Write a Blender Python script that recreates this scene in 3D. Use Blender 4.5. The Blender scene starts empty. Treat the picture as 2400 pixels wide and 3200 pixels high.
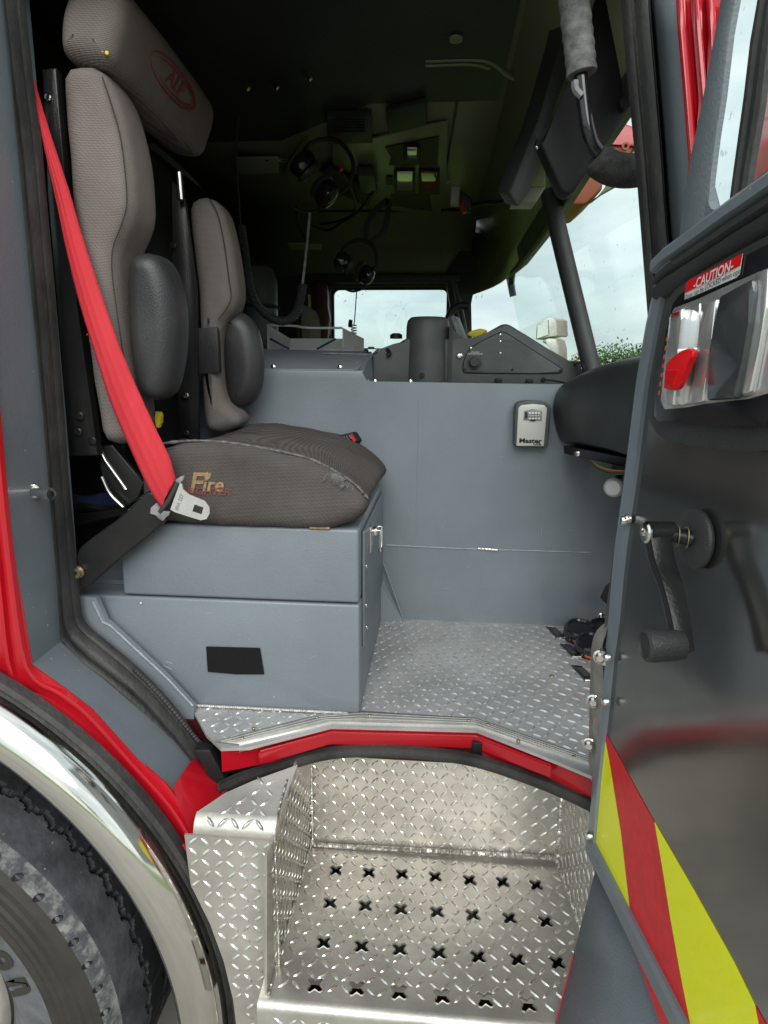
import bpy, bmesh, math, random
from mathutils import Vector, Matrix
from mathutils.geometry import tessellate_polygon
random.seed(7)
S = bpy.context.scene
COL = S.collection
# ---------------------------------------------------------------- camera
FPX, CXP, CYP = 1950.0, 1200.0, 1600.0
YAW, PIT, ROL = math.radians(4.7), math.radians(12.5), 0.008
EYE = Vector((0, 0, 1.65))
FW = Vector((-math.sin(YAW)*math.cos(PIT), math.cos(YAW)*math.cos(PIT), -math.sin(PIT)))
R0 = Vector((math.cos(YAW), math.sin(YAW), 0)); U0 = R0.cross(FW)
RT = R0*math.cos(ROL)+U0*math.sin(ROL); UP = -R0*math.sin(ROL)+U0*math.cos(ROL)
cam = bpy.data.cameras.new('camera'); co = bpy.data.objects.new('camera', cam); COL.objects.link(co)
cam.sensor_fit = 'VERTICAL'; cam.sensor_height = 36; cam.lens = 36*FPX/3200
cam.clip_start = .02; cam.clip_end = 3000
co.matrix_world = Matrix((( RT.x, UP.x, -FW.x, EYE.x), (RT.y, UP.y, -FW.y, EYE.y), (RT.z, UP.z, -FW.z, EYE.z), (0, 0, 0, 1)))
S.camera = co
# ---------------------------------------------------------------- sky, sun, exposure
W = bpy.data.worlds.new('World'); S.world = W; W.use_nodes = True
nt = W.node_tree; nt.nodes.clear()
N = nt.nodes.new; L = nt.links.new
out = N('ShaderNodeOutputWorld'); bg = N('ShaderNodeBackground'); L(bg.outputs[0], out.inputs[0]); bg.inputs[1].default_value = .1
sky = N('ShaderNodeTexSky'); sky.sky_type = 'NISHITA'; sky.sun_disc = False
SUN_EL, SUN_AZ = math.radians(40), math.radians(168)
sky.sun_elevation = SUN_EL; sky.sun_rotation = SUN_AZ
tc = N('ShaderNodeTexCoord'); mp = N('ShaderNodeMapping'); mp.inputs['Scale'].default_value = (1, 1, 2.6)
L(tc.outputs['Generated'], mp.inputs[0])
ns = N('ShaderNodeTexNoise'); ns.inputs['Scale'].default_value = 2.3; ns.inputs['Detail'].default_value = 7; ns.inputs['Roughness'].default_value = .55
L(mp.outputs[0], ns.inputs['Vector'])
cr = N('ShaderNodeValToRGB'); L(ns.outputs['Fac'], cr.inputs[0])
cr.color_ramp.elements[0].position = .36; cr.color_ramp.elements[0].color = (3.4, 4.2, 4.3, 1)
cr.color_ramp.elements[1].position = .66; cr.color_ramp.elements[1].color = (7.0, 7.4, 7.3, 1)
e = cr.color_ramp.elements.new(.5); e.color = (4.9, 5.6, 5.65, 1)
mx = N('ShaderNodeMix'); mx.data_type = 'RGBA'; mx.inputs[0].default_value = .9
L(sky.outputs[0], mx.inputs[6]); L(cr.outputs[0], mx.inputs[7]); L(mx.outputs[2], bg.inputs[0])
sd = bpy.data.lights.new('sun', 'SUN'); so = bpy.data.objects.new('sun', sd); COL.objects.link(so)
sd.energy = 1.5; sd.angle = math.radians(50); sd.color = (1, .97, .92)
dirv = Vector((math.sin(SUN_AZ)*math.cos(SUN_EL), math.cos(SUN_AZ)*math.cos(SUN_EL), math.sin(SUN_EL)))
so.rotation_euler = dirv.to_track_quat('Z', 'Y').to_euler()
S.view_settings.view_transform = 'Standard'; S.view_settings.look = 'None'
S.view_settings.exposure = 0.8; S.view_settings.gamma = 1
S.render.engine = 'CYCLES'
try:
    S.cycles.max_bounces = 8; S.cycles.caustics_reflective = False; S.cycles.caustics_refractive = False
except Exception: pass

# ---------------------------------------------------------------- measuring: photo point -> point on a known plane of the cab
def ray(x, y): return FW + RT*((x-CXP)/FPX) - UP*((y-CYP)/FPX)
def PY(x, y, Y): d = ray(x, y); return EYE + d*((Y-EYE.y)/d.y)
def PX(x, y, X): d = ray(x, y); return EYE + d*((X-EYE.x)/d.x)
def PZ(x, y, Z): d = ray(x, y); return EYE + d*((Z-EYE.z)/d.z)
def PN(x, y, p0, n): d = ray(x, y); return EYE + d*((p0-EYE).dot(n)/d.dot(n))
def V(*a): return Vector(a)
XX, YY, ZZ = V(1, 0, 0), V(0, 1, 0), V(0, 0, 1)

# ---------------------------------------------------------------- materials
def mat(name, c, rough=.5, metal=0., c2=None, vs=8., vfac=1., bump=0., bs=200., spec=.5, coat=0., rvar=0., aniso=None,
        emit=None, alpha=None, trans=0., ior=1.45, speck=None, weave=None, stretch=None, lo=.35, hi=.65):
    m = bpy.data.materials.new(name); m.use_nodes = True
    t = m.node_tree; b = t.nodes['Principled BSDF']; A = t.nodes.new; K = t.links.new
    b.inputs['Base Color'].default_value = (*c, 1); b.inputs['Roughness'].default_value = rough
    b.inputs['Metallic'].default_value = metal; b.inputs['Specular IOR Level'].default_value = spec
    b.inputs['Coat Weight'].default_value = coat; b.inputs['Coat Roughness'].default_value = .08
    b.inputs['Transmission Weight'].default_value = trans; b.inputs['IOR'].default_value = ior
    if alpha is not None: b.inputs['Alpha'].default_value = alpha
    co_ = A('ShaderNodeTexCoord'); vec = co_.outputs['Object']
    if stretch:
        mpn = A('ShaderNodeMapping'); mpn.inputs['Scale'].default_value = stretch; K(vec, mpn.inputs[0]); vec = mpn.outputs[0]
    col = None
    if c2 is not None:
        n1 = A('ShaderNodeTexNoise'); n1.inputs['Scale'].default_value = vs; n1.inputs['Detail'].default_value = 8; n1.inputs['Roughness'].default_value = .62
        K(vec, n1.inputs['Vector'])
        mr = A('ShaderNodeMapRange'); mr.inputs[1].default_value = lo; mr.inputs[2].default_value = hi; K(n1.outputs['Fac'], mr.inputs[0])
        mr.inputs[4].default_value = vfac
        mi = A('ShaderNodeMix'); mi.data_type = 'RGBA'; K(mr.outputs[0], mi.inputs[0])
        mi.inputs[6].default_value = (*c, 1); mi.inputs[7].default_value = (*c2, 1); col = mi.outputs[2]
    if speck:   # (colour, scale, threshold)
        vo = A('ShaderNodeTexNoise'); vo.inputs['Scale'].default_value = speck[1]; vo.inputs['Detail'].default_value = 3; K(co_.outputs['Object'], vo.inputs['Vector'])
        mt = A('ShaderNodeMapRange'); mt.inputs[1].default_value = speck[2]; mt.inputs[2].default_value = speck[2]+.02; K(vo.outputs['Fac'], mt.inputs[0])
        ms = A('ShaderNodeMix'); ms.data_type = 'RGBA'; K(mt.outputs[0], ms.inputs[0])
        if col: K(col, ms.inputs[6])
        else: ms.inputs[6].default_value = (*c, 1)
        ms.inputs[7].default_value = (*speck[0], 1); col = ms.outputs[2]
    h = None
    if bump:
        n2 = A('ShaderNodeTexNoise'); n2.inputs['Scale'].default_value = bs; n2.inputs['Detail'].default_value = 4; K(vec, n2.inputs['Vector']); h = n2.outputs['Fac']
    if weave:   # (lines per metre factor, strength)
        w1 = A('ShaderNodeTexWave'); w1.bands_direction = 'Z'; w1.inputs['Scale'].default_value = weave[0]; w1.inputs['Distortion'].default_value = 1.2; w1.inputs['Detail'].default_value = 1
        w1.inputs['Detail Scale'].default_value = 2
        w2 = A('ShaderNodeTexWave'); w2.bands_direction = 'DIAGONAL'; w2.inputs['Scale'].default_value = weave[0]*.6; w2.inputs['Distortion'].default_value = 1.2
        K(co_.outputs['Object'], w1.inputs['Vector']); K(co_.outputs['Object'], w2.inputs['Vector'])
        ad = A('ShaderNodeMath'); ad.operation = 'MULTIPLY_ADD'; K(w2.outputs['Fac'], ad.inputs[0]); ad.inputs[1].default_value = .35; K(w1.outputs['Fac'], ad.inputs[2]); nz = A('ShaderNodeTexNoise'); nz.inputs['Scale'].default_value = 16; nz.inputs['Detail'].default_value = 3; K(co_.outputs['Object'], nz.inputs['Vector'])
        a2 = A('ShaderNodeMath'); a2.operation = 'MULTIPLY_ADD'; K(nz.outputs['Fac'], a2.inputs[0]); a2.inputs[1].default_value = 9; K(ad.outputs[0], a2.inputs[2]); h = ad.outputs[0]; hb2 = a2.outputs[0]
        mw = A('ShaderNodeMix'); mw.data_type = 'RGBA'; mw.blend_type = 'MULTIPLY'; mw.inputs[0].default_value = 1
        rw = A('ShaderNodeMapRange'); K(h, rw.inputs[0]); rw.inputs[2].default_value = 1.3; rw.inputs[3].default_value = .68; rw.inputs[4].default_value = 1.15
        if col: K(col, mw.inputs[6])
        else: mw.inputs[6].default_value = (*c, 1)
        K(rw.outputs[0], mw.inputs[7]); col = mw.outputs[2]; bump = weave[1]
    if col: K(col, b.inputs['Base Color'])
    if weave: h = hb2
    if h:
        bn = A('ShaderNodeBump'); bn.inputs['Strength'].default_value = bump; bn.inputs['Distance'].default_value = .002; K(h, bn.inputs['Height']); K(bn.outputs[0], b.inputs['Normal'])
    if rvar:
        n3 = A('ShaderNodeTexNoise'); n3.inputs['Scale'].default_value = vs*1.7; n3.inputs['Detail'].default_value = 6; K(vec, n3.inputs['Vector'])
        r3 = A('ShaderNodeMapRange'); r3.inputs[1].default_value = .3; r3.inputs[2].default_value = .7; r3.inputs[3].default_value = max(.02, rough-rvar); r3.inputs[4].default_value = min(1, rough+rvar)
        K(n3.outputs['Fac'], r3.inputs[0]); K(r3.outputs[0], b.inputs['Roughness'])
    if emit: b.inputs['Emission Color'].default_value = (*emit[0], 1); b.inputs['Emission Strength'].default_value = emit[1]
    return m
M = {}
M['grey'] = mat('grey_textured_paint', (.195, .225, .258), .37, 0, (.235, .27, .305), 3.0, bump=.3, bs=260, rvar=.1, coat=.2, speck=((.55, .56, .55), 85, .755))
M['greydoor'] = mat('grey_door_paint', (.16, .185, .21), .4, 0, (.19, .215, .24), 7, bump=.45, bs=300, coat=.15, speck=((.4, .4, .4), 90, .8))
M['darkgrey'] = mat('dark_grey_headlining', (.20, .215, .12), .38, 0, (.23, .245, .135), 4, bump=.4, bs=220, coat=.1)  # grey lining with the green bounce light mixed into its colour
M['shadelining'] = mat('shaded_headlining', (.020, .022, .021), .55, 0, (.028, .03, .028), 4, bump=.4, bs=200)  # same lining, near ceiling's shade painted into the colour
M['weldgrey'] = mat('painted_weld_grey', (.42, .46, .49), .4, 0, (.28, .31, .34), 40)
M['satin'] = mat('satin_chrome', (.88, .88, .88), .22, .75, (.80, .80, .80), 20, rvar=.08, coat=.3)
M['paddle'] = mat('dark_gloss_paddle', (.055, .062, .066), .18, .2, (.08, .088, .09), 30, coat=.6)
M['blackpl'] = mat('black_moulded_plastic', (.035, .037, .038), .42, 0, (.05, .052, .052), 6, bump=.5, bs=420, rvar=.08)
M['greypl'] = mat('worn_dark_plastic', (.06, .065, .066), .42, 0, (.09, .095, .095), 9, bump=.5, bs=420, rvar=.08)
M['black'] = mat('black_satin_metal', (.014, .014, .015), .27, 0, (.02, .02, .02), 12, bump=.2, bs=300)
M['deep'] = mat('black_trim', (.008, .008, .009), .6)
M['gloss'] = mat('gloss_black_bezel', (.012, .013, .016), .12, 0, (.02, .02, .024), 12, coat=.5, rvar=.05)
M['rubber'] = mat('weathered_black_rubber', (.025, .025, .026), .55, 0, (.065, .063, .06), 14, bump=.7, bs=160, stretch=(1, 1, .5), speck=((.3, .3, .3), 120, .8))
M['red'] = mat('red_gloss_paint', (.50, .008, .018), .28, 0, (.44, .007, .015), 4, coat=.6, bump=.06, bs=40, speck=((.75, .6, .58), 75, .80))
M['chrome'] = mat('chrome', (.86, .85, .83), .08, 1, (.8, .79, .77), 9, rvar=.05, bump=.05, bs=14)
M['steel'] = mat('polished_fender_steel', (.84, .81, .77), .10, 1, (.78, .75, .70), 8, rvar=.07, bump=.08, bs=10)
M['alu'] = mat('tread_plate_aluminium', (.76, .73, .675), .40, .75, (.50, .475, .43), 6, bump=.35, bs=80, rvar=.1)
M['alufloor'] = mat('worn_tread_plate_floor', (.66, .66, .65), .42, .5, (.46, .46, .45), 7, bump=.4, bs=90, rvar=.1)
M['lug'] = mat('tread_lug_aluminium', (.88, .86, .82), .28, .9, (.66, .64, .60), 14, rvar=.1)
M['lugfloor'] = mat('worn_lug_aluminium', (.82, .83, .84), .32, .7, (.66, .67, .68), 20, rvar=.1)
M['weld'] = mat('weld_bead', (.78, .76, .73), .32, 1, (.5, .48, .45), 60)
M['trim'] = mat('ribbed_aluminium_trim', (.66, .64, .61), .45, .5, (.54, .52, .50), 30, bump=.4, bs=120)
M['fabric'] = mat('taupe_woven_fabric', (.25, .215, .20), .9, 0, (.18, .155, .145), 5, weave=(130, .35), spec=.2)
M['fabdark'] = mat('brown_grey_woven_fabric', (.135, .117, .111), .9, 0, (.088, .077, .073), 5, weave=(125, .4), spec=.2)
M['seam'] = mat('dark_seam_thread', (.05, .045, .04), .9)
M['fray'] = mat('frayed_light_fabric', (.22, .215, .215), .95, 0, (.07, .065, .06), 120, bump=.6, bs=500)
M['pad'] = mat('black_rubber_pad', (.028, .028, .03), .36, 0, (.05, .05, .052), 6, bump=.35, bs=350, rvar=.08)
M['belt'] = mat('red_webbing', (.66, .045, .06), .7, 0, (.58, .034, .046), 25, bump=.5, bs=600, stretch=(1, 1, .15), spec=.3)
M['tape'] = mat('grey_tattered_tape', (.33, .33, .34), .6, 0, (.16, .16, .17), 50, bump=.6, bs=150)
M['white'] = mat('white_plastic', (.88, .88, .86), .35, 0, (.80, .80, .78), 20)
M['silverpl'] = mat('silver_lock_face', (.60, .60, .56), .38, .15)
M['yellow'] = mat('yellow_plastic', (.78, .62, .03), .45)
M['hivis'] = mat('fluorescent_yellow_tape', (1.0, 1.0, .0), .32, 0, (.97, 1.0, .0), 60, bump=.25, bs=90, coat=.25)
M['redtape'] = mat('reflective_red_tape', (.80, .025, .035), .4, 0, (.66, .02, .028), 40, bump=.25, bs=90)
M['signred'] = mat('label_red', (.80, .01, .015), .4)
M['signwhite'] = mat('label_white', (.78, .78, .77), .45)
M['ink'] = mat('black_ink', (.01, .01, .012), .5)
M['doormetal'] = mat('dark_brushed_door_skin', (.215, .218, .215), .18, .88, (.30, .295, .28), 2.2, bump=.1, bs=20, rvar=.07, coat=.1)
M['glass'] = mat('window_glass', (.95, 1, .98), .0, 0, trans=1, ior=1.05, spec=.5)
M['lens'] = mat('clear_lens', (.8, .82, .78), .1, .3, coat=1)
M['redlens'] = mat('red_lens', (.35, .01, .015), .12, 0, coat=1)
def clear(name, tint):
    m = bpy.data.materials.new(name); m.use_nodes = True; t = m.node_tree; t.nodes.clear(); A = t.nodes.new; K = t.links.new
    o = A('ShaderNodeOutputMaterial'); tr_ = A('ShaderNodeBsdfTransparent'); tr_.inputs[0].default_value = (*tint, 1)
    g = A('ShaderNodeBsdfGlossy'); g.inputs['Roughness'].default_value = .02; lw = A('ShaderNodeLayerWeight'); pw_ = A('ShaderNodeMath'); pw_.operation = 'POWER'; pw_.inputs[1].default_value = 5; K(lw.outputs['Facing'], pw_.inputs[0])
    f = A('ShaderNodeMath'); f.operation = 'MULTIPLY_ADD'; f.inputs[1].default_value = .2; f.inputs[2].default_value = .03; K(pw_.outputs[0], f.inputs[0]); lw.inputs[0].default_value = .5
    n = A('ShaderNodeTexNoise'); n.inputs['Scale'].default_value = 55; n.inputs['Detail'].default_value = 3; c = A('ShaderNodeTexCoord'); K(c.outputs['Object'], n.inputs['Vector'])
    r = A('ShaderNodeMapRange'); r.inputs[1].default_value = .70; r.inputs[2].default_value = .74; r.inputs[4].default_value = .35; K(n.outputs['Fac'], r.inputs[0])
    d = A('ShaderNodeBsdfDiffuse'); d.inputs[0].default_value = (.55, .58, .58, 1)
    x = A('ShaderNodeMixShader'); K(f.outputs[0], x.inputs[0]); K(tr_.outputs[0], x.inputs[1]); K(g.outputs[0], x.inputs[2])
    y = A('ShaderNodeMixShader'); K(r.outputs[0], y.inputs[0]); K(x.outputs[0], y.inputs[1]); K(d.outputs[0], y.inputs[2]); K(y.outputs[0], o.inputs[0]); return m
M['glass'] = clear('window_glass', (.94, .98, .97))
M['scuff'] = mat('white_scuffed_rubber', (.08, .084, .092), .9, 0, (.27, .27, .265), 42, lo=.46, hi=.66, bump=.8, bs=160)
def translucent(name, c):
    m = bpy.data.materials.new(name); m.use_nodes = True; t = m.node_tree; t.nodes.clear(); A = t.nodes.new; K = t.links.new
    o = A('ShaderNodeOutputMaterial'); d = A('ShaderNodeBsdfDiffuse'); d.inputs[0].default_value = (*c, 1); r = A('ShaderNodeBsdfTranslucent'); r.inputs[0].default_value = (*c, 1)
    x = A('ShaderNodeMixShader'); x.inputs[0].default_value = .55; K(d.outputs[0], x.inputs[1]); K(r.outputs[0], x.inputs[2]); K(x.outputs[0], o.inputs[0]); return m
M['tray'] = translucent('translucent_white_plastic', (.92, .93, .93))
M['velcro'] = mat('black_velcro', (.006, .006, .006), .95, bump=1, bs=900)
M['foam'] = mat('worn_foam_sleeve', (.10, .10, .105), .9, 0, (.21, .21, .21), 60, bump=.7, bs=300)
M['foamdark'] = mat('black_foam_sleeve', (.02, .02, .02), .9, 0, (.05, .05, .05), 60, bump=.8, bs=300)
M['logo1'] = mat('faded_gold_print', (.42, .28, .13), .85, 0, (.25, .16, .10), 120)
M['logo2'] = mat('faded_red_print', (.30, .07, .05), .85, 0, (.17, .07, .06), 120)
M['logo3'] = mat('red_embroidery', (.30, .03, .04), .85, 0, (.16, .06, .06), 160)
M['strap'] = mat('grey_brown_strap_webbing', (.28, .255, .235), .9, 0, (.40, .37, .34), 40, bump=.9, bs=400)
M['brass'] = mat('dull_brass_bolt', (.45, .38, .24), .4, .9)
M['blue'] = mat('dark_blue_cloth', (.015, .03, .09), .9, 0, (.03, .05, .13), 20)
M['orange'] = mat('orange_reflector', (.85, .12, .03), .35)
M['wirey'] = mat('wire_yellow', (.5, .45, .1), .5); M['wireg'] = mat('wire_green', (.05, .2, .08), .5); M['wirer'] = mat('wire_red', (.4, .05, .04), .5)
M['tread'] = mat('tyre_tread_rubber', (.018, .019, .022), .7, 0, (.034, .035, .039), 30, bump=.6, bs=120)
M['shoulder'] = mat('scuffed_grey_tyre_shoulder', (.095, .10, .11), .85, 0, (.03, .032, .037), 16, bump=.8, bs=90, vfac=.9, speck=((.26, .26, .26), 130, .72))
M['sidewall'] = mat('brown_black_sidewall', (.030, .028, .024), .6, 0, (.042, .038, .033), 20, bump=.4, bs=80)
M['dustwall'] = mat('dusty_grey_sidewall', (.16, .165, .175), .85, 0, (.09, .092, .098), 20, bump=.5, bs=80)
M['concrete'] = mat('concrete', (.33, .31, .28), .85, 0, (.26, .245, .22), 1.5, bump=.6, bs=30)
M['grass'] = mat('mown_grass', (.15, .23, .035), .9, 0, (.11, .18, .03), .6, bump=1, bs=20)
M['leaf'] = mat('tree_leaves', (.07, .13, .025), .7, 0, (.10, .17, .04), .7)
M['bark'] = mat('bark', (.10, .08, .06), .9)
M['olive'] = mat('olive_plastic', (.16, .18, .09), .6)
M['rust'] = mat('rust_orange_plate', (.35, .10, .05), .6, 0, (.28, .09, .05), 5)
M['underred'] = mat('dark_red_underframe', (.06, .006, .008), .5)
M['wreath'] = mat('cream_plate', (.28, .29, .24), .5)

# ---------------------------------------------------------------- object helpers
WL = {}
def place(o, parent):
    COL.objects.link(o)
    if parent is not None:
        o.parent = parent; o.location = -WL.get(parent.name, V(0, 0, 0)); WL[o.name] = V(0, 0, 0)
    return o
def tag(o, label, cat, group=None):
    o['label'] = label; o['category'] = cat
    if group: o['group'] = group
    return o
def thing(name, label, cat, loc, group=None):
    o = bpy.data.objects.new(name, None); COL.objects.link(o); o.location = loc; o.empty_display_size = .1
    WL[o.name] = Vector(loc); return tag(o, label, cat, group)
def fin(name, bm, m, parent=None, smooth=True, ang=35):
    bmesh.ops.recalc_face_normals(bm, faces=bm.faces[:])
    me = bpy.data.meshes.new(name); bm.to_mesh(me); bm.free()
    me.materials.append(M[m] if isinstance(m, str) else m)
    if smooth:
        for p in me.polygons: p.use_smooth = True
        me.set_sharp_from_angle(angle=math.radians(ang))
    o = bpy.data.objects.new(name, me); return place(o, parent)
def stuff(o): o['kind'] = 'stuff'; return o
def struct(o): o['kind'] = 'structure'; return o
def lab(o, t): o['label'] = t; return o
def chaikin(p, n=2, closed=True):
    for _ in range(n):
        q = []; k = len(p)
        if not closed: q.append(p[0])
        for i in range(k if closed else k-1):
            a, b = p[i], p[(i+1) % k]; q += [a.lerp(b, .25), a.lerp(b, .75)]
        if not closed: q.append(p[-1])
        p = q
    return p
def spline(p, k=6):
    P = [p[0]*2-p[1]]+list(p)+[p[-1]*2-p[-2]]; r = []
    for i in range(1, len(P)-2):
        a, b, c, d = P[i-1:i+3]
        for j in range(k):
            t = j/k
            r.append(.5*((2*b)+(c-a)*t+(2*a-5*b+4*c-d)*t*t+(3*b-a-3*c+d)*t**3))
    r.append(P[-2].copy()); return r
def add_prism(bm, pts, vec):
    a = [bm.verts.new(p) for p in pts]; b = [bm.verts.new(p+vec) for p in pts]; n = len(a)
    f = [bm.faces.new(a), bm.faces.new(b[::-1])]
    for i in range(n): f.append(bm.faces.new((a[i], b[i], b[(i+1) % n], a[(i+1) % n])))
    return a+b
def prism(name, pts, vec, m, parent=None, bev=0, seg=3, ang=35):
    bm = bmesh.new(); add_prism(bm, pts, vec)
    if bev: bmesh.ops.bevel(bm, geom=bm.edges[:], offset=bev, segments=seg, affect='EDGES', profile=.5, clamp_overlap=True)
    return fin(name, bm, m, parent, True, ang)
def box(name, lo, hi, m, parent=None, bev=0, seg=3):
    lo, hi = Vector(lo), Vector(hi)
    return prism(name, [V(lo.x, lo.y, lo.z), V(hi.x, lo.y, lo.z), V(hi.x, hi.y, lo.z), V(lo.x, hi.y, lo.z)], V(0, 0, hi.z-lo.z), m, parent, bev, seg)
def add_tube(bm, pts, r, n=10, cap=True):
    k = len(pts); rr = r if isinstance(r, (list, tuple)) else [r]*k; rings = []
    T = (pts[1]-pts[0]).normalized(); ref = ZZ if abs(T.z) < .9 else XX; A = (ref-T*ref.dot(T)).normalized()
    for i, p in enumerate(pts):
        T = (pts[min(i+1, k-1)]-pts[max(i-1, 0)]).normalized(); A = (A-T*A.dot(T)).normalized(); B = T.cross(A)
        rings.append([bm.verts.new(p+(A*math.cos(2*math.pi*j/n)+B*math.sin(2*math.pi*j/n))*rr[i]) for j in range(n)])
    for i in range(k-1):
        for j in range(n): bm.faces.new((rings[i][j], rings[i][(j+1) % n], rings[i+1][(j+1) % n], rings[i+1][j]))
    if cap: bm.faces.new(rings[0][::-1]); bm.faces.new(rings[-1])
def tube(name, pts, r, m, parent=None, n=10, k=0, ang=50):
    if k: pts = spline(pts, k)
    bm = bmesh.new(); add_tube(bm, pts, r, n); return fin(name, bm, m, parent, True, ang)
def axes(d):
    d = d.normalized(); ref = ZZ if abs(d.z) < .9 else XX; a = (ref-d*ref.dot(d)).normalized(); return a, d.cross(a), d
def add_lathe(bm, prof, o, d, n=24, sx=1, sy=1, up=None):
    a, b, d = axes(d)
    if up is not None: a = (up-d*up.dot(d)).normalized(); b = d.cross(a)
    rings = []
    for r, h in prof:
        if r < 1e-6: rings.append([bm.verts.new(o+d*h)])
        else: rings.append([bm.verts.new(o+d*h+a*(r*sy*math.cos(2*math.pi*j/n))+b*(r*sx*math.sin(2*math.pi*j/n))) for j in range(n)])
    for i in range(len(rings)-1):
        p, q = rings[i], rings[i+1]
        for j in range(n):
            k = (j+1) % n
            if len(p) == 1 and len(q) == 1: continue
            if len(p) == 1: bm.faces.new((p[0], q[j], q[k]))
            elif len(q) == 1: bm.faces.new((p[j], q[0], p[k]))
            else: bm.faces.new((p[j], q[j], q[k], p[k]))
def lathe(name, prof, o, d, m, parent=None, n=24, sx=1, sy=1, up=None, ang=35):
    bm = bmesh.new(); add_lathe(bm, prof, o, d, n, sx, sy, up); return fin(name, bm, m, parent, True, ang)
def bolt(name, o, d, r, m, parent, h=None, hexa=False):
    h = h or r*.6
    return lathe(name, [(0, -.001), (r, -.001), (r, h*.5), (r*.75, h*.9), (r*.3, h), (0, h)] if not hexa else [(0, 0), (r*1.3, 0), (r*1.3, h*.3), (r, h*.3), (r, h), (r*.45, h), (r*.45, h*.5), (0, h*.5)], o, d, m, parent, n=12 if not hexa else 12)
def loft(name, secs, m, parent=None, closed=True, cap=True, ang=50):
    bm = bmesh.new(); rows = [[bm.verts.new(p) for p in s] for s in secs]; n = len(secs[0])
    for i in range(len(rows)-1):
        for j in range(n if closed else n-1):
            k = (j+1) % n; bm.faces.new((rows[i][j], rows[i][k], rows[i+1][k], rows[i+1][j]))
    if cap and closed: bm.faces.new(rows[0][::-1]); bm.faces.new(rows[-1])
    return fin(name, bm, m, parent, True, ang)
def solid(o, t, off=-1, bev=0):
    s = o.modifiers.new('thick', 'SOLIDIFY'); s.thickness = t; s.offset = off
    if bev: b = o.modifiers.new('bevel', 'BEVEL'); b.width = bev; b.segments = 2
    return o
def cushion(name, prof, vec, r, m, parent, dome=.0, steps=6, wob=0., sub=2, fold=0):
    """upholstered block: a side outline, rounded over at both ends of its width"""
    p = chaikin(prof, sub+1); per = sum((p[i]-p[i-1]).length for i in range(len(p))); n = 72; q_ = []; acc = 0; k_ = 0
    for j in range(n):                    # even spacing round the outline
        tgt = per*j/n
        while acc+(p[(k_+1) % len(p)]-p[k_]).length < tgt: acc += (p[(k_+1) % len(p)]-p[k_]).length; k_ += 1
        q_.append(p[k_].lerp(p[(k_+1) % len(p)], (tgt-acc)/(p[(k_+1) % len(p)]-p[k_]).length))
    p = q_
    w = vec.length; d = vec.normalized(); nrm = V(0, 0, 0)
    for i in range(n): nrm += p[i].cross(p[(i+1) % n])
    nrm.normalize(); inw = []
    for i in range(n):
        t = (p[(i+1) % n]-p[i-1]).normalized(); inw.append(nrm.cross(t))
    for _ in range(4): inw = [(inw[i-1]+inw[i]*2+inw[(i+1) % n])*.25 for i in range(n)]
    secs = []
    us = [(r*(1-math.sin(a)), r*(1-math.cos(a))) for a in [math.pi/2*i/steps for i in range(steps+1)]]
    us = [(ins, u) for ins, u in us]
    front = [( r*(1-math.sin(math.pi/2*i/steps)), r*(1-math.cos(math.pi/2*i/steps))) for i in range(steps+1)]
    mid = 10
    seq = front+[(0, r+(w-2*r)*i/mid) for i in range(1, mid)]+[(a, w-u) for a, u in front[::-1]]
    bm = bmesh.new(); rows = []
    rnd = random.Random(len(name)+n)
    ph = [rnd.random()*6 for _ in range(6)]
    for ins, u in seq:
        row = []
        for i in range(n):
            q = p[i]+inw[i]*ins+d*u
            if dome: q = q - inw[i]*dome*math.sin(math.pi*u/w)
            if wob: q = q + inw[i]*wob*(math.sin(q.x*31+ph[0]+q.y*17)+math.sin(q.z*43+ph[1]+q.x*13)+.5*math.sin(q.x*97+q.z*81+ph[2]))*.4
            row.append(bm.verts.new(q))
        rows.append(row)
    for a, b in zip(rows, rows[1:]):
        for i in range(n): bm.faces.new((a[i], a[(i+1) % n], b[(i+1) % n], b[i]))
    for row in (rows[0], rows[-1]):
        for t in tessellate_polygon([[v.co for v in row]]): bm.faces.new([row[i] for i in t])
    return fin(name, bm, m, parent, True, 180)
def sweep(name, path, sec, A, m, parent=None, ang=30, dense=0):
    """sec: (a, b) pairs; a along A, b along tangent x A"""
    if dense: path = spline(path, dense)
    secs = []; k = len(path)
    for i, p in enumerate(path):
        T = (path[min(i+1, k-1)]-path[max(i-1, 0)]).normalized(); B = T.cross(A).normalized()
        secs.append([p+A*a+B*b for a, b in sec])
    return loft(name, secs, m, parent, ang=ang)
def holed(name, outer, holes, vec, m, parent=None):
    allp = [outer]+holes; tri = tessellate_polygon(allp); flat = [p for l in allp for p in l]
    bm = bmesh.new(); a = [bm.verts.new(p) for p in flat]; b = [bm.verts.new(p+vec) for p in flat]
    for t in tri:
        try: bm.faces.new([a[i] for i in t]); bm.faces.new([b[i] for i in t][::-1])
        except ValueError: pass
    s = 0
    for l in allp:
        n = len(l)
        for i in range(n): bm.faces.new((a[s+i], a[s+(i+1) % n], b[s+(i+1) % n], b[s+i]))
        s += n
    return fin(name, bm, m, parent, True, 30)
def inside(x, y, poly):
    c = False; n = len(poly)
    for i in range(n):
        x1, y1 = poly[i]; x2, y2 = poly[i-1]
        if (y1 > y) != (y2 > y) and x < (x2-x1)*(y-y1)/(y2-y1)+x1: c = not c
    return c
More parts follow.
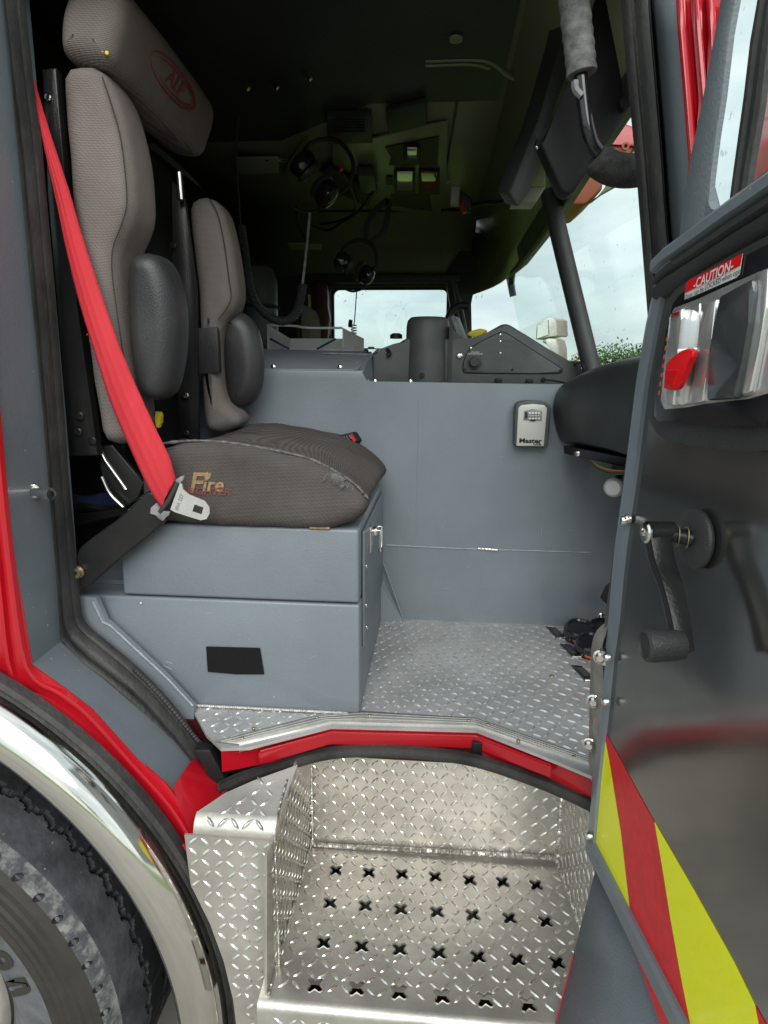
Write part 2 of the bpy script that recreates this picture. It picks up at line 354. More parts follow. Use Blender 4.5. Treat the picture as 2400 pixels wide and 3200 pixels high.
def lugs(name, O, U, Vv, poly, m, parent, avoid=(), p=.0205, Ln=.0225, Wd=.0062, h=.0021, margin=.004, rot=0, avr=.012):
    Nn = U.cross(Vv).normalized(); verts = []; faces = []
    xs = [q[0] for q in poly]; ys = [q[1] for q in poly]
    cr_, sr_ = math.cos(rot), math.sin(rot); rad = int(max(max(xs)-min(xs), max(ys)-min(ys))/p)+2
    cx0, cy0 = (max(xs)+min(xs))/2, (max(ys)+min(ys))/2
    for i in range(-rad, rad+1):
        for j in range(-rad, rad+1):
            gx, gy = i*p, j*p; x = cx0+gx*cr_-gy*sr_; y = cy0+gx*sr_+gy*cr_
            if not (inside(x-margin*1.5, y, poly) and inside(x+margin*1.5, y, poly) and inside(x, y+margin*1.5, poly) and inside(x, y-margin*1.5, poly)): continue
            if any((x-a)**2+(y-b)**2 < avr**2 for a, b in avoid): continue
            a = rot+math.radians(45 if (i+j) % 2 else -45)+random.uniform(-.03, .03)
            c, s = math.cos(a), math.sin(a); ln = Ln*random.uniform(.93, 1.04); hh = h*random.uniform(.8, 1.1); b0 = len(verts)
            loc = [(-.5*ln, 0, 0), (-.22*ln, .5*Wd, 0), (.22*ln, .5*Wd, 0), (.5*ln, 0, 0), (.22*ln, -.5*Wd, 0), (-.22*ln, -.5*Wd, 0), (-.3*ln, 0, hh), (-.1*ln, .12*Wd, hh*1.05), (.1*ln, .12*Wd, hh*1.05), (.3*ln, 0, hh), (.1*ln, -.12*Wd, hh*1.05), (-.1*ln, -.12*Wd, hh*1.05)]
            for lx, ly, lz in loc: verts.append(O+U*(x+lx*c-ly*s)+Vv*(y+lx*s+ly*c)+Nn*(lz-.0001))
            for k in range(6): faces.append((b0+k, b0+(k+1) % 6, b0+6+(k+1) % 6, b0+6+k))
            faces.append(tuple(b0+6+k for k in range(6)))
    me = bpy.data.meshes.new(name); me.from_pydata(verts, [], faces); me.materials.append(M[m])
    o = bpy.data.objects.new(name, me); return stuff(place(o, parent))
def weld(name, pts, r, parent, m='weld'):
    q = []; rr = []
    for a, b in zip(pts, pts[1:]):
        n = max(2, int((b-a).length/.0022))
        for i in range(n): q.append(a.lerp(b, i/n)+V(random.uniform(-1, 1), random.uniform(-1, 1), random.uniform(-1, 1))*r*.12); rr.append(r*(1 if i % 2 else .78)*random.uniform(.9, 1.1))
    bm = bmesh.new(); add_tube(bm, q, rr, 8); return fin(name, bm, m, parent, True, 30)
def text(name, s, O, U, Vv, size, m, parent, shear=0, ext=.0004, bold=0, sx=1):
    cu = bpy.data.curves.new('txt', 'FONT'); cu.body = s; cu.size = 1; cu.shear = shear; cu.offset = bold; cu.align_x = 'CENTER'; cu.align_y = 'CENTER'; cu.resolution_u = 3
    t = bpy.data.objects.new('txt', cu); COL.objects.link(t)
    dg = bpy.context.evaluated_depsgraph_get(); me = bpy.data.meshes.new_from_object(t.evaluated_get(dg)); bpy.data.objects.remove(t)
    U = U.normalized(); Vv = Vv.normalized(); Nn = U.cross(Vv)
    bm = bmesh.new(); bm.from_mesh(me); bpy.data.meshes.remove(me)
    for v in bm.verts: v.co = O+U*(v.co.x*size*sx)+Vv*(v.co.y*size)+Nn*ext
    return fin(name, bm, m, parent, False)

# ================================================================ ground and far surroundings
bm = bmesh.new(); vs_ = [bm.verts.new(p) for p in (V(-12, -14, -.086), V(9, -14, -.086), V(9, 2.9, -.086), V(-12, 2.9, -.086))]; bm.faces.new(vs_)
struct(fin('concrete_apron', bm, 'concrete', smooth=False))
bm = bmesh.new(); bm.faces.new([bm.verts.new(p) for p in (V(-900, -900, -.09), V(900, -900, -.09), V(900, 900, -.09), V(-900, 900, -.09))])
struct(fin('grass_field', bm, 'grass', smooth=False))
def tree(x, y, h, wd, label):
    t = thing('tree', label, 'tree', (x, y, 0), 'trees beyond the grass')
    tube('trunk', [V(x, y, -.1), V(x+.1, y, h*.35), V(x-.1, y+.1, h*.6)], [.16, .11, .05], 'bark', t, 7)
    verts, faces = [], []
    cl = [(V(x+random.uniform(-.34, .34)*wd, y+random.uniform(-.34, .34)*wd, h*random.uniform(.4, .86)), random.uniform(.16, .26)*wd) for _ in range(13)]
    for c, r in cl:
        for _ in range(260):
            d = V(random.gauss(0, 1), random.gauss(0, 1), random.gauss(0, .8)).normalized()*r*random.uniform(.55, 1.1)
            p = c+d; s = random.uniform(.07, .17); a = V(random.uniform(-1, 1), random.uniform(-1, 1), random.uniform(-1, 1)).normalized()*s; b = a.cross(V(random.uniform(-1, 1), random.uniform(-1, 1), 1)).normalized()*s*.6
            k = len(verts); verts += [p-a, p-b, p+a, p+b]; faces.append((k, k+1, k+2, k+3))
    me = bpy.data.meshes.new('crown'); me.from_pydata(verts, [], faces); me.materials.append(M['leaf']); stuff_o = bpy.data.objects.new('crown', me); place(stuff_o, t)
tr = [(14.6, 60, 4.0, 6, 'round green tree seen through the windscreen, left of the others'), (18.2, 61, 4.3, 6, 'green tree beside the windscreen post, tallest of the row'), (22.0, 59, 3.9, 6, 'green tree just above the dash by the open door'), (26, 60, 4.2, 6, 'green tree behind the open door, outermost of the row'), (-30, 34, 5, 7, 'broad green tree out behind the cab, near the far window'), (-20, -34, 7, 9, 'large green tree across the apron behind the viewer'), (12, -34, 7.5, 9, 'large green tree across the apron facing the open door')]
for a in tr: tree(*a)

# ================================================================ the fire engine
FE = thing('fire_engine', 'red fire engine cab with grey painted doorway, tread plate step and chrome wheel arch', 'fire truck', (-.3, 1.1, 0))
ZF = 1.0
# ---- floor plate (polygon follows the bowed sill)
sill_up = [PZ(672, 2321, ZF), PZ(972, 2243, ZF), PZ(1132, 2226, ZF), PZ(1487, 2248, ZF), PZ(1841, 2370, ZF)]
sill_lo = [PZ(778, 2335, ZF), PZ(1035, 2269, ZF), PZ(1491, 2281, ZF), PZ(1748, 2383, ZF), PZ(1860, 2430, ZF)]
fl = [V(-.72, 1.10, ZF), PZ(596, 2208, ZF), PZ(645, 2296, ZF), PZ(690, 2338, ZF)]+[p.copy() for p in sill_lo]+[V(.6, .96, ZF), V(.6, 1.60, ZF), V(-.72, 1.60, ZF)]
floor = prism('floor_plate', fl, V(0, 0, -.006), 'alufloor', FE)
fpoly = [(-.64, 1.098), (-.468, 1.09), (-.415, 1.015)]+[(p.x, p.y+.001) for p in sill_up]+[(.5, .98), (.5, 1.585), (-.64, 1.585)]
lugs('tread_lugs', V(0, 0, ZF), XX, YY, fpoly, 'lugfloor', floor, rot=math.radians(10), avoid=[(PZ(x, y, 1).x, PZ(x, y, 1).y) for x, y in ((1738, 1978), (1783, 2035), (1823, 2105), (1724, 2114))])
box('sub_floor', (-.72, 1.06, .93), (.6, 1.60, .99), 'underred', FE)
# ---- sill trim, red sill, seal
bm = bmesh.new()
ZT = .0035
up = [PZ(672, 2321, ZF), PZ(972, 2243, ZF), PZ(1132, 2226, ZF), PZ(1487, 2248, ZF), PZ(1841, 2370, ZF)]
lo = [PZ(748, 2330, ZF), PZ(1035, 2260, ZF), PZ(1132, 2262, ZF), PZ(1489, 2272, ZF), PZ(1860, 2402, ZF)]
a = [bm.verts.new(p+ZZ*ZT) for p in up]; b = [bm.verts.new(p+ZZ*ZT) for p in lo]; c = [bm.verts.new(p+V(0, -.002, -.012)) for p in lo]; d = [bm.verts.new(p+V(0, .004, -.012)) for p in lo]
for r1, r2 in ((a, b), (b, c), (c, d)):
    for i in range(4): bm.faces.new((r1[i], r1[i+1], r2[i+1], r2[i]))
trim = fin('sill_trim', bm, 'trim', FE); solid(trim, .002)
for i in range(4):
    for k in (1, 2, 3):
        for t in (k/4,):
            p0 = up[i].lerp(lo[i], t)+ZZ*(ZT+.0008); p1 = up[i+1].lerp(lo[i+1], t)+ZZ*(ZT+.0008)
            if i in (0, 1, 2, 3): tube('trim_rib', [p0, p1], .0009, 'trim', trim, 6)
for x, y in ((757, 2307), (793, 2277), (990, 2243), (1155, 2236), (1465, 2252), (1525, 2265), (1793, 2365), (1620, 2316)):
    bolt('screw', PZ(x, y, ZF+ZT), ZZ, .0035, 'brass', trim, .0025)
lo2 = [PZ(690, 2332, ZF), PZ(1035, 2268, ZF), PZ(1489, 2280, ZF), PZ(1760, 2372, ZF), PZ(1900, 2425, ZF)]
def vert_strip(name, pts, z0, z1, th, m, parent, bev=0):
    bm = bmesh.new(); a = [bm.verts.new(V(p.x, p.y, z0)) for p in pts]; b = [bm.verts.new(V(p.x, p.y, z1)) for p in pts]
    c = [bm.verts.new(V(p.x, p.y+th, z1)) for p in pts]; d = [bm.verts.new(V(p.x, p.y+th, z0)) for p in pts]
    for r1, r2 in ((a, b), (b, c), (c, d), (d, a)):
        for i in range(len(pts)-1): bm.faces.new((r1[i], r1[i+1], r2[i+1], r2[i]))
    bm.faces.new((a[0], b[0], c[0], d[0])); bm.faces.new((a[-1], b[-1], c[-1], d[-1]))
    if bev: bmesh.ops.bevel(bm, geom=bm.edges[:], offset=bev, segments=2, affect='EDGES')
    return fin(name, bm, m, parent)
sill = vert_strip('red_sill', lo2, .948, .994, .03, 'red', FE)
capp = [PZ(808, 2335, ZF)+V(0, -.004, 0), PZ(1033, 2274, ZF)+V(0, -.004, 0), PZ(1488, 2286, ZF)+V(0, -.004, 0), PZ(1727, 2376, ZF)+V(0, -.004, 0)]
vert_strip('sill_cap', capp, .966, .991, .010, 'red', sill, .0025)
for x, y in ((703, 2373), (1500, 2362)): bolt('rivet', PY(x, y, .975 if x < 900 else 1.05)-YY*.002, -YY, .0045, 'chrome', sill)
for x in (1026, 1492): box('sill_gap_block', PY(x-18, 2345, 1.05)-V(0, .004, .010), PY(x+16, 2318, 1.05)+V(0, .012, 0), 'deep', sill, .002)
sp = [PY(690, 2462, .975), PY(760, 2430, .99), PY(880, 2392, 1.01), PY(1005, 2358, 1.035), PY(1100, 2347, 1.043), PY(1230, 2346, 1.045), PY(1360, 2356, 1.043), PY(1490, 2378, 1.035), PY(1640, 2426, 1.01), PY(1770, 2478, .98), PY(1900, 2540, .95)]
seal_sec = [(.010*math.cos(t)*1.0, .0125*math.sin(t)) for t in [2*math.pi*i/12 for i in range(12)]]
s1 = sweep('sill_seal', sp, seal_sec, YY, 'rubber', FE, dense=5, ang=60)
sweep('seal_lip', [p+V(0, -.006, .010) for p in sp], [(-.006, -.002), (-.006, .002), (.004, .002), (.004, -.002)], YY, 'rubber', s1, dense=5)
# ---- doorway jamb (grey) left and bottom-left, seal, red body
YO, YI = .904, 1.03
YO = .902
jo = [PY(-160, -300, YO), PY(-60, 700, YO), PY(-3, 1330, YO), PY(45, 1750, YO), PY(100, 2075, YO), PY(205, 2150, YO), PY(290, 2215, YO), PY(430, 2370, YO), PY(505, 2440, YO), PY(547, 2449+40, YO)]
ji = [PY(-10, -300, YI), PY(85, 700, YI), PY(145, 1330, YI), PY(180, 1750, YI), PY(195, 2000, YI), PY(270, 2075, YI), PY(330, 2120, YI), PY(470, 2240, YI), PY(545, 2310, YI), PY(600, 2375, YI)]
jf = [PY(-330, -300, YO), PY(-230, 700, YO)]
bm = bmesh.new(); A_ = [bm.verts.new(p) for p in jo]; B_ = [bm.verts.new(p) for p in ji]; C_ = [bm.verts.new(p+YY*.06) for p in ji]
for i in range(len(jo)-1):
    bm.faces.new((A_[i], A_[i+1], B_[i+1], B_[i])); bm.faces.new((B_[i], B_[i+1], C_[i+1], C_[i]))
jamb = fin('door_jamb', bm, 'grey', FE)
so_ = [(8, -20), (42, 250), (75, 500), (98, 750), (120, 1000), (143, 1250), (165, 1500), (184, 1750), (190, 1900), (194, 1975), (212, 2015), (262, 2070), (330, 2118), (418, 2185), (505, 2275), (589, 2362), (684, 2475)]
si_ = [(70, -20), (98, 250), (128, 500), (150, 750), (172, 1000), (192, 1250), (210, 1500), (230, 1720), (243, 1860), (252, 1925), (275, 1962), (330, 2008), (400, 2066), (481, 2142), (540, 2210), (600, 2290), (703, 2462)]
def ribseal(name, L1, L2, Y, parent, m='rubber'):
    a = [PY(x, y, Y) for x, y in L1]; b = [PY(x, y, Y) for x, y in L2]
    a = spline(a, 4); b = spline(b, 4)
    secs = []
    prof = [(0, .004), (0, -.010), (.05, -.016), (.14, -.019), (.24, -.016), (.30, -.009), (.38, -.010), (.44, -.018), (.56, -.026), (.68, -.027), (.78, -.020), (.84, -.010), (.9, -.011), (.97, -.007), (1.0, .0), (1.0, .006)]
    for p, q in zip(a, b): secs.append([p.lerp(q, t)+V(0, h, 0) for t, h in prof])
    return loft(name, secs, m, parent, ang=60)
ribseal('door_seal', so_, si_, 1.04, FE)
# ribbed outer cord on the lower run of the seal
cord = [PY(x, y, 1.03) for x, y in ((420, 2090), (470, 2140), (525, 2200), (575, 2262), (620, 2315), (655, 2350))]
cp = spline(cord, 14); bm = bmesh.new(); add_tube(bm, cp, [.0032 if i % 2 else .0046 for i in range(len(cp))], 8); fin('seal_cord', bm, 'rubber', FE, True, 20)
# black seal joint at the corner
prism('seal_joint', [PY(x, y, .985) for x, y in ((600, 2345), (655, 2345), (705, 2440), (700, 2485), (650, 2425))], V(0, .03, 0), 'deep', FE, .004)
# inner diagonal panel behind the seal
prism('inner_jamb_panel', [PY(x, y, 1.065) for x, y in ((225, 1860), (300, 1868), (330, 1940), (345, 1952), (430, 2030), (520, 2115), (606, 2208), (606, 2260), (575, 2330), (440, 2190), (240, 2000))], V(0, .012, 0), 'grey', FE)
ws_ = [PY(x, y, 1.064) for x, y in ((290, 1880), (322, 1945), (345, 1955), (430, 2034), (520, 2117), (605, 2208))]
weld('weld_seam', ws_, .0024, FE, 'weldgrey')
# wheel arch centre
WC = V(-1.09, 0, .504)
def circ(r, deg, Y): a = math.radians(deg); return V(WC.x+r*math.cos(a), Y, WC.z+r*math.sin(a))
# red body panel
outer = [V(-1.9, YO, 2.0), V(-1.1, YO, 2.0)]
outer = [PY(-700, 600, YO), PY(-80, 600, YO), PY(-22, 1200, YO), PY(-3, 1335, YO), PY(45, 1755, YO), PY(100, 2078, YO), PY(205, 2152, YO), PY(290, 2218, YO), PY(430, 2372, YO), PY(520, 2450, YO), PY(600, 2560, YO), PY(640, 2640, YO)]
outer += [circ(.772, d, YO) for d in (24, 18, 10, 0, -12, -24)]
inner = [circ(.742, d, YO) for d in range(-24, 131, 3)]
red = prism('red_body_panel', outer+inner, V(0, .003, 0), 'red', FE)
# pressed ridges on the red panel
def offp(path, f): return [p.lerp(V(WC.x, p.y, WC.z), f) for p in path]
rid = [PY(x, y, YO-.002) for x, y in ((-75, 600), (-8, 1340), (35, 1760), (88, 2082), (195, 2165), (280, 2232), (420, 2388), (530, 2510), (600, 2620))]
sec_r = [(.002, -.006), (-.006, -.004), (-.0075, 0), (-.006, .004), (.002, .006)]
sweep('body_ridge', spline(rid, 4), sec_r, YY, 'red', red, ang=50)
rid2 = [PY(x, y, YO-.002) for x, y in ((-110, 600), (-50, 1340), (0, 1800), (45, 2120), (150, 2195), (250, 2270), (400, 2425), (515, 2570), (600, 2720))]
sweep('body_ridge', spline(rid2, 4), sec_r, YY, 'red', red, ang=50)
# red return at the end of the jamb
rr_ = [PY(598, 2376, 1.0), PY(708, 2468, .985), PY(652, 2560, .905), PY(600, 2625, .895), PY(540, 2462, .90)]
prism('jamb_foot', rr_, V(.004, .012, -.006), 'red', FE)
weld('painted_weld', [PY(706, 2472, .975), PY(650, 2568, .895), PY(606, 2600, .885), PY(592, 2640, .885)], .005, FE, 'red')
weld('painted_bead', [circ(.768, d, .885) for d in (28, 22, 14, 5, -6, -18)], .0035, FE, 'red')
# fender rubber and chrome arch
sec_g = [(.0, -.014), (-.016, -.010), (-.020, -.002), (-.012, .003), (-.020, .008), (-.008, .014), (.004, .014)]
sweep('arch_rubber', [circ(.755, d, .895) for d in range(-24, 131, 2)], [(a-.008, b) for a, b in sec_g], YY, 'rubber', FE, ang=40)
arch = [(.744, .888), (.742, .862), (.735, .845), (.722, .832), (.704, .824), (.688, .824), (.676, .830), (.668, .840), (.663, .852), (.6615, .860), (.660, .866), (.656, .868), (.6535, .866), (.652, .90), (.655, .90), (.657, .873), (.664, .873), (.674, .848), (.69, .834), (.72, .842), (.738, .87)]
secs = []
for d in [x*1.5-24 for x in range(104)]: secs.append([circ(r, d, y) for r, y in arch])
loft('chrome_wheel_arch', secs, 'steel', FE, ang=50)
# wheel-well liner behind
liner = [(.652, .90), (.652, 1.30), (.646, 1.30), (.646, .90)]
loft('wheel_well_liner', [[circ(r, d, y) for r, y in liner] for d in range(-24, 131, 6)], 'deep', FE)
# ---- wheel
TC = V(-1.07, 0, .44); wheel = place(bpy.data.objects.new('wheel', None), FE)
def tyre_mesh():
    # section: (r, y, material) from inner sidewall bead to far shoulder
    bm = bmesh.new(); n = 720; a0, a1 = -math.pi, math.pi
    sec = []
    def S_(r, y, k): sec.append((r, y, k))
    for r, y in ((.262, .935), (.285, .910), (.304, .892), (.322, .876), (.340, .864), (.405, .8525)): S_(r, y, 3)
    for r, y in ((.412, .850), (.420, .853), (.430, .848), (.436, .851), (.448, .848), (.453, .852), (.466, .851), (.470, .855), (.480, .857), (.486, .862), (.494, .866)): S_(r, y, 2)
    for r, y in ((.500, .870), (.506, .880), (.510, .890)): S_(r, y, 4)
    m_ = 26
    for i in range(m_+1):
        t = i/m_; S_(.512+.020*t-.006*t*t, .893+t*.072, 1 if i > 0 else 4)
    ys = [.9655+i*.004 for i in range(46)]
    for y in ys: S_(.5265, y, 0)
    rings = []
    for k in range(n):
        a = a0+(a1-a0)*k/n; row = []
        tri = abs(((a*60/(2*math.pi)) % 1)*2-1)      # zigzag
        gz = .957+.013*tri+.002*math.sin(a*173)
        for r, y, mm in sec:
            if mm in (0, 1) and y > .90:
                d_ = y-gz
                if -.001 < d_ < .009: r -= .014*(1-abs(d_-.004)/.0055*.3)
                g2 = 1.03+.013*tri
                if 0 < y-g2 < .009: r -= .014
                f = (a*60/(2*math.pi)) % 1
                if d_ > .008 and f < .06: r -= .006
            row.append(bm.verts.new(V(TC.x+r*math.cos(a), y, TC.z+r*math.sin(a))))
        rings.append(row)
    for k in range(n):
        p, q = rings[k], rings[(k+1) % n]
        for j in range(len(sec)-1):
            f = bm.faces.new((p[j], p[j+1], q[j+1], q[j])); f.material_index = sec[j+1][2]
    return bm
bm = tyre_mesh(); ty = fin('tyre', bm, 'tread', wheel, True, 28)
for k in ('shoulder', 'sidewall', 'dustwall', 'scuff'): ty.data.materials.append(M[k])
for i in range(60):     # shoulder wells
    a = 2*math.pi*i/60+.03
    if -.3 < a < 2.2:
        p = V(TC.x+.4985*math.cos(a), .8705, TC.z+.500*math.sin(a)); dd = V(math.cos(a)*.75, -.66, math.sin(a)*.75)
        lathe('tread_well', [(.0078, .0006), (.0072, .0012), (.0060, .0010), (.0055, .0006), (0, .0005)], p, dd, 'deep', ty, 12, 1.25, .8)
lathe('rim', [(.268, .045), (.263, .035), (.258, .03), (.252, .035), (.245, .05), (.2, .06), (.14, .02), (.10, .02), (.10, -.04), (0, -.05)], V(TC.x, .875, TC.z), YY, 'alu', wheel, 64)
for i, ch in enumerate('no'):
    ang = math.radians(20+i*9.5); U_ = V(math.sin(ang), 0, -math.cos(ang)); V_ = V(math.cos(ang), 0, math.sin(ang))
    if i == 0: text('tyre_lettering', ch, V(TC.x+.375*math.cos(ang), .858, TC.z+.375*math.sin(ang)), U_, V_, .075, 'sidewall', ty, ext=.004, bold=.05)
    else: text('tyre_lettering', ch, V(TC.x+.375*math.cos(ang), .858, TC.z+.375*math.sin(ang)), U_, V_, .075, 'sidewall', ty, ext=.004, bold=.05)

# ---- entry step: riser, tread with star holes, side plates, corner box
ZS = .665
riser = box('step_riser', (-.262, 1.135, ZS-.02), (.30, 1.145, .955), 'alu', FE)
lugs('riser_lugs', V(0, 1.135, 0), XX, ZZ, [(-.238, ZS+.004), (.268, ZS+.004), (.268, .945), (-.238, .945)], 'lug', riser)
star_px = [[(1050, 2720), (1153, 2727), (1256, 2732), (1360, 2740), (1467, 2750), (1570, 2756), (1675, 2766)],
           [(1032, 2822), (1142, 2831), (1252, 2842), (1365, 2850), (1477, 2859), (1592, 2869), (1705, 2880)],
           [(1012, 2945), (1130, 2956), (1249, 2966), (1371, 2977), (1494, 2989), (1617, 2998), (1742, 3008)],
           [(985, 3078), (1115, 3088), (1247, 3100), (1381, 3113), (1515, 3124), (1650, 3138), (1790, 3150)]]
stars = [PZ(x, y, ZS) for r in star_px for x, y in r]
nose = .7965
def star(c, r=.0155, w=.0056, rot=.1):
    o = []
    for k in range(4):
        a = math.pi/4+k*math.pi/2+rot
        for da, rr in ((-.27, r*.93), (0, r), (.27, r*.93)): o.append(V(c.x+rr*math.cos(a+da), c.y+rr*math.sin(a+da), c.z))
        o.append(V(c.x+w*1.25*math.cos(a+math.pi/4), c.y+w*1.25*math.sin(a+math.pi/4), c.z))
    return o
xl, xr = -.262, .305
top = [V(xl, nose, ZS), V(xr, nose, ZS), V(xr, 1.135, ZS), V(xl, 1.135, ZS)]
tread = holed('step_tread', top, [star(c) for c in stars[:21]]+[star(c, .0165, .006) for c in stars[21:27] if c.y-.0165 > nose+.001], V(0, 0, -.004), 'alu', FE)
lugs('tread_lugs', V(0, 0, ZS), XX, YY, [(-.238, nose+.004), (.275, nose+.004), (.275, 1.13), (-.238, 1.13)], 'lug', tread, avoid=[(c.x, c.y) for c in stars], avr=.0185)
for c in stars[:27]:
    bm = bmesh.new(); a = star(c); b = star(c, .0178, .0074)
    va = [bm.verts.new(p+ZZ*.0011) for p in a]; vb = [bm.verts.new(p+ZZ*.0002) for p in b]
    for i in range(len(a)): bm.faces.new((va[i], va[(i+1) % len(a)], vb[(i+1) % len(a)], vb[i]))
    fin('grip_hole_lip', bm, 'lug', tread, True, 60)
# rounded nose and front face of the step
pr = [(nose-.012*math.sin(t), ZS-.012*(1-math.cos(t))) for t in [math.pi/2*i/6 for i in range(7)]]
pr += [(nose-.012, ZS-.10), (nose-.016, ZS-.10)]+[(nose-.016*math.sin(t), ZS-.002-.016*(1-math.cos(t))+.002) for t in [math.pi/2*i/6 for i in range(6, -1, -1)]]
pr = [(nose-.014*math.sin(t), ZS-.014*(1-math.cos(t))) for t in [math.pi/2*i/6 for i in range(7)]]+[(nose-.014, ZS-.14), (nose-.010, ZS-.14)]+[(nose-.010*math.sin(t), ZS-.004-.010*(1-math.cos(t))) for t in [math.pi/2*i/6 for i in range(6, -1, -1)]]
loft('step_nose', [[V(x, y, z) for y, z in pr] for x in (xl, xr)], 'alu', FE, ang=40)
lugs('nose_lugs', V(0, nose-.0142, 0), XX, ZZ, [(-.25, ZS-.13), (.29, ZS-.13), (.29, ZS-.012), (-.25, ZS-.012)], 'lug', tread)
box('step_under_frame', (-.26, .80, .60), (.30, .87, .61), 'underred', FE)
box('hole_dark_plate', (-.26, .88, .61), (.30, 1.125, .625), 'black', FE)  # added black plate, gives the darkness below the tread holes by colour
# left side plate of the step well
sideL = prism('step_side_plate', [V(-.250, nose-.012, ZS-.14), V(-.250, 1.14, ZS-.14), V(-.236, 1.14, .950), V(-.243, .945, .948), V(-.243, .845, .92), V(-.246, nose+.02, .915)], V(-.004, 0, 0), 'alu', FE)
lugs('side_lugs', V(-.2425, 0, 0), YY, ZZ, [(nose+.03, ZS), (1.13, ZS), (1.13, .935), (.945, .935), (.86, .91), (nose+.03, .9)], 'lug', sideL)
sideR = prism('step_side_plate', [V(.300, nose-.012, ZS-.14), V(.272, 1.14, ZS-.14), V(.272, 1.14, .90), V(.300, nose-.012, .90)], V(.004, 0, 0), 'alu', FE)
ur = (V(.300, nose-.012, 0)-V(.272, 1.14, 0)).normalized()
lugs('side_lugs', V(.2715, 1.14, 0), ur, ZZ, [(.012, ZS), (.32, ZS), (.32, .89), (.012, .89)], 'lug', sideR)
# corner box left of the step
cb_top = [PZ(702, 2478, .965), PZ(760, 2440, .968), PZ(945, 2388, .965), V(-.243, .865, .935), V(-.243, .852, .927), PY(612, 2592, .862)]
cfy = .845
cbt = prism('corner_box_top', [PN(x, y, V(0, .872, .940), V(0, -.262, .965)) for x, y in ((704, 2478), (790, 2440), (930, 2390))]+[V(-.243, .872, .940), V(-.378, .872, .940)], V(0, 0, -.004), 'alu', FE)
uu = XX; vv = (V(0, .975, .968)-V(0, .872, .940)).normalized()
lugs('box_lugs', V(0, .872, .9402), uu, V(0, .965, .262), [(-.372, -.002), (-.247, -.002), (-.247, .095), (-.29, .075), (-.335, .02)], 'lug', cbt)
bend = []
for i in range(9):
    t = i/8; a = math.radians(15+75*t); bend.append((.872-.028*math.sin(a)+.028*math.sin(math.radians(15)), .9415-.030*(1-math.cos(a))+.0005))
yb, zb = bend[-1]
loft('corner_box_bend', [[V(x, y, z) for y, z in bend]+[V(x, y+.003, z-.004) for y, z in bend[::-1]] for x in (-.378, -.243)], 'alu', FE, ang=50)
fr = [V(-.243, yb, zb), V(-.243, yb, .40)]+[circ(.768, d, yb) for d in (-8, 0, 6, 12, 18, 24, 28, 32)]+[V(-.385, yb, zb)]
fr = [V(-.243, yb, zb), V(-.243, yb, .40)]+[circ(.768, d, yb) for d in (-8, 0, 6, 12, 18, 24)]+[V(-.393, yb, zb)]
cbf = prism('corner_box_front', fr, V(0, .004, 0), 'alu', FE)
fp_ = [(p.x, p.z) for p in fr]
lugs('box_lugs', V(0, yb, 0), XX, ZZ, fp_, 'lug', cbf, margin=.006)
lugs('bend_lugs', V(0, .858, .934), XX, V(0, .74, .67).normalized(), [(-.37, -.010), (-.25, -.010), (-.25, .010), (-.37, .010)], 'lug', cbf, margin=.001)
weld('weld_bead', [PY(980, 2640, 1.128), PY(1360, 2660, 1.128), PY(1742, 2682, 1.128)], .0052, FE)
weld('weld_bead', [V(-.240, 1.13, .95), V(-.240, 1.13, ZS+.003)], .0035, FE)
weld('weld_bead', [V(.271, 1.132, .92), V(.271, 1.132, ZS+.003)], .0055, FE)
weld('weld_bead', [V(-.243, 1.13, ZS+.003), V(-.247, nose, ZS+.003)], .003, FE)
weld('weld_bead', [V(.272, 1.13, ZS+.002), V(.299, nose, ZS+.002)], .004, FE)
weld('weld_bead', [V(-.243, yb, zb), V(-.243, yb, .50)], .0028, FE)
weld('weld_bead', [V(-.243, yb, zb), V(-.243, .87, .941), V(-.243, .945, .959)], .0028, FE)

# ---- engine tunnel
YT = 1.588
XS = PY(1140, 1180, YT).x
zl, zr_ = PY(1000, 1156, YT).z, PY(1500, 1200, YT).z
tn = [V(-.9, YT, .95), V(.75, YT, .95), V(.75, YT, zr_), V(XS+.006, YT, zr_), V(XS, YT, zr_+.006), V(XS-.004, YT, zl), V(-.9, YT, zl)]
tun = prism('engine_tunnel', tn, V(0, .06, 0), 'grey', FE, .004, 3)
box('tunnel_rear_block', (-.9, 1.65, .95), (.75, 2.55, 1.60), 'greypl', FE)
# sloping cover plate on the left part
zc = PY(1000, 1091, 1.83).z
prism('tunnel_cover_plate', [V(-.85, 1.60, zl+.002), V(XS-.03, 1.60, zl+.002), V(XS-.004, 1.655, zl+.02), PY(1163, 1098, 1.80), PY(820, 1090, 1.83), V(-.85, 1.83, zc)], V(0, 0, -.03), 'grey', FE, .003)
prism('tunnel_side', [V(XS-.004, 1.60, zl), V(XS-.004, 1.60, 1.6), V(XS+.02, 1.80, 1.6), V(XS+.02, 1.80, zc), V(XS-.004, 1.655, zl+.02)], V(-.01, 0, 0), 'grey', FE)
for x, y in ((855, 1150), (1063, 1154)): bolt('cover_bolt', V(PY(x, y, YT+.02).x, YT+.022, zl+.006), ZZ, .007, 'chrome', tun, .008)
for x in (1170, 1282): bolt('cover_bolt', V(PY(x, 1190, YT).x, YT+.02, zr_), ZZ, .006, 'chrome', tun, .010)
bolt('cover_bolt', PY(1144, 1098, 1.78), V(0, -.3, 1), .007, 'chrome', tun, .006)
weld('weld_seam', [PY(x, y, YT-.001) for x, y in ((1205, 1703), (1300, 1708), (1430, 1714), (1520, 1717), (1700, 1722), (1850, 1727))], .0018, tun, 'weldgrey')
weld('weld_seam', [PY(x, y, YT-.002) for x, y in ((1493, 1714), (1525, 1716), (1560, 1719))], .0035, tun, 'weld')
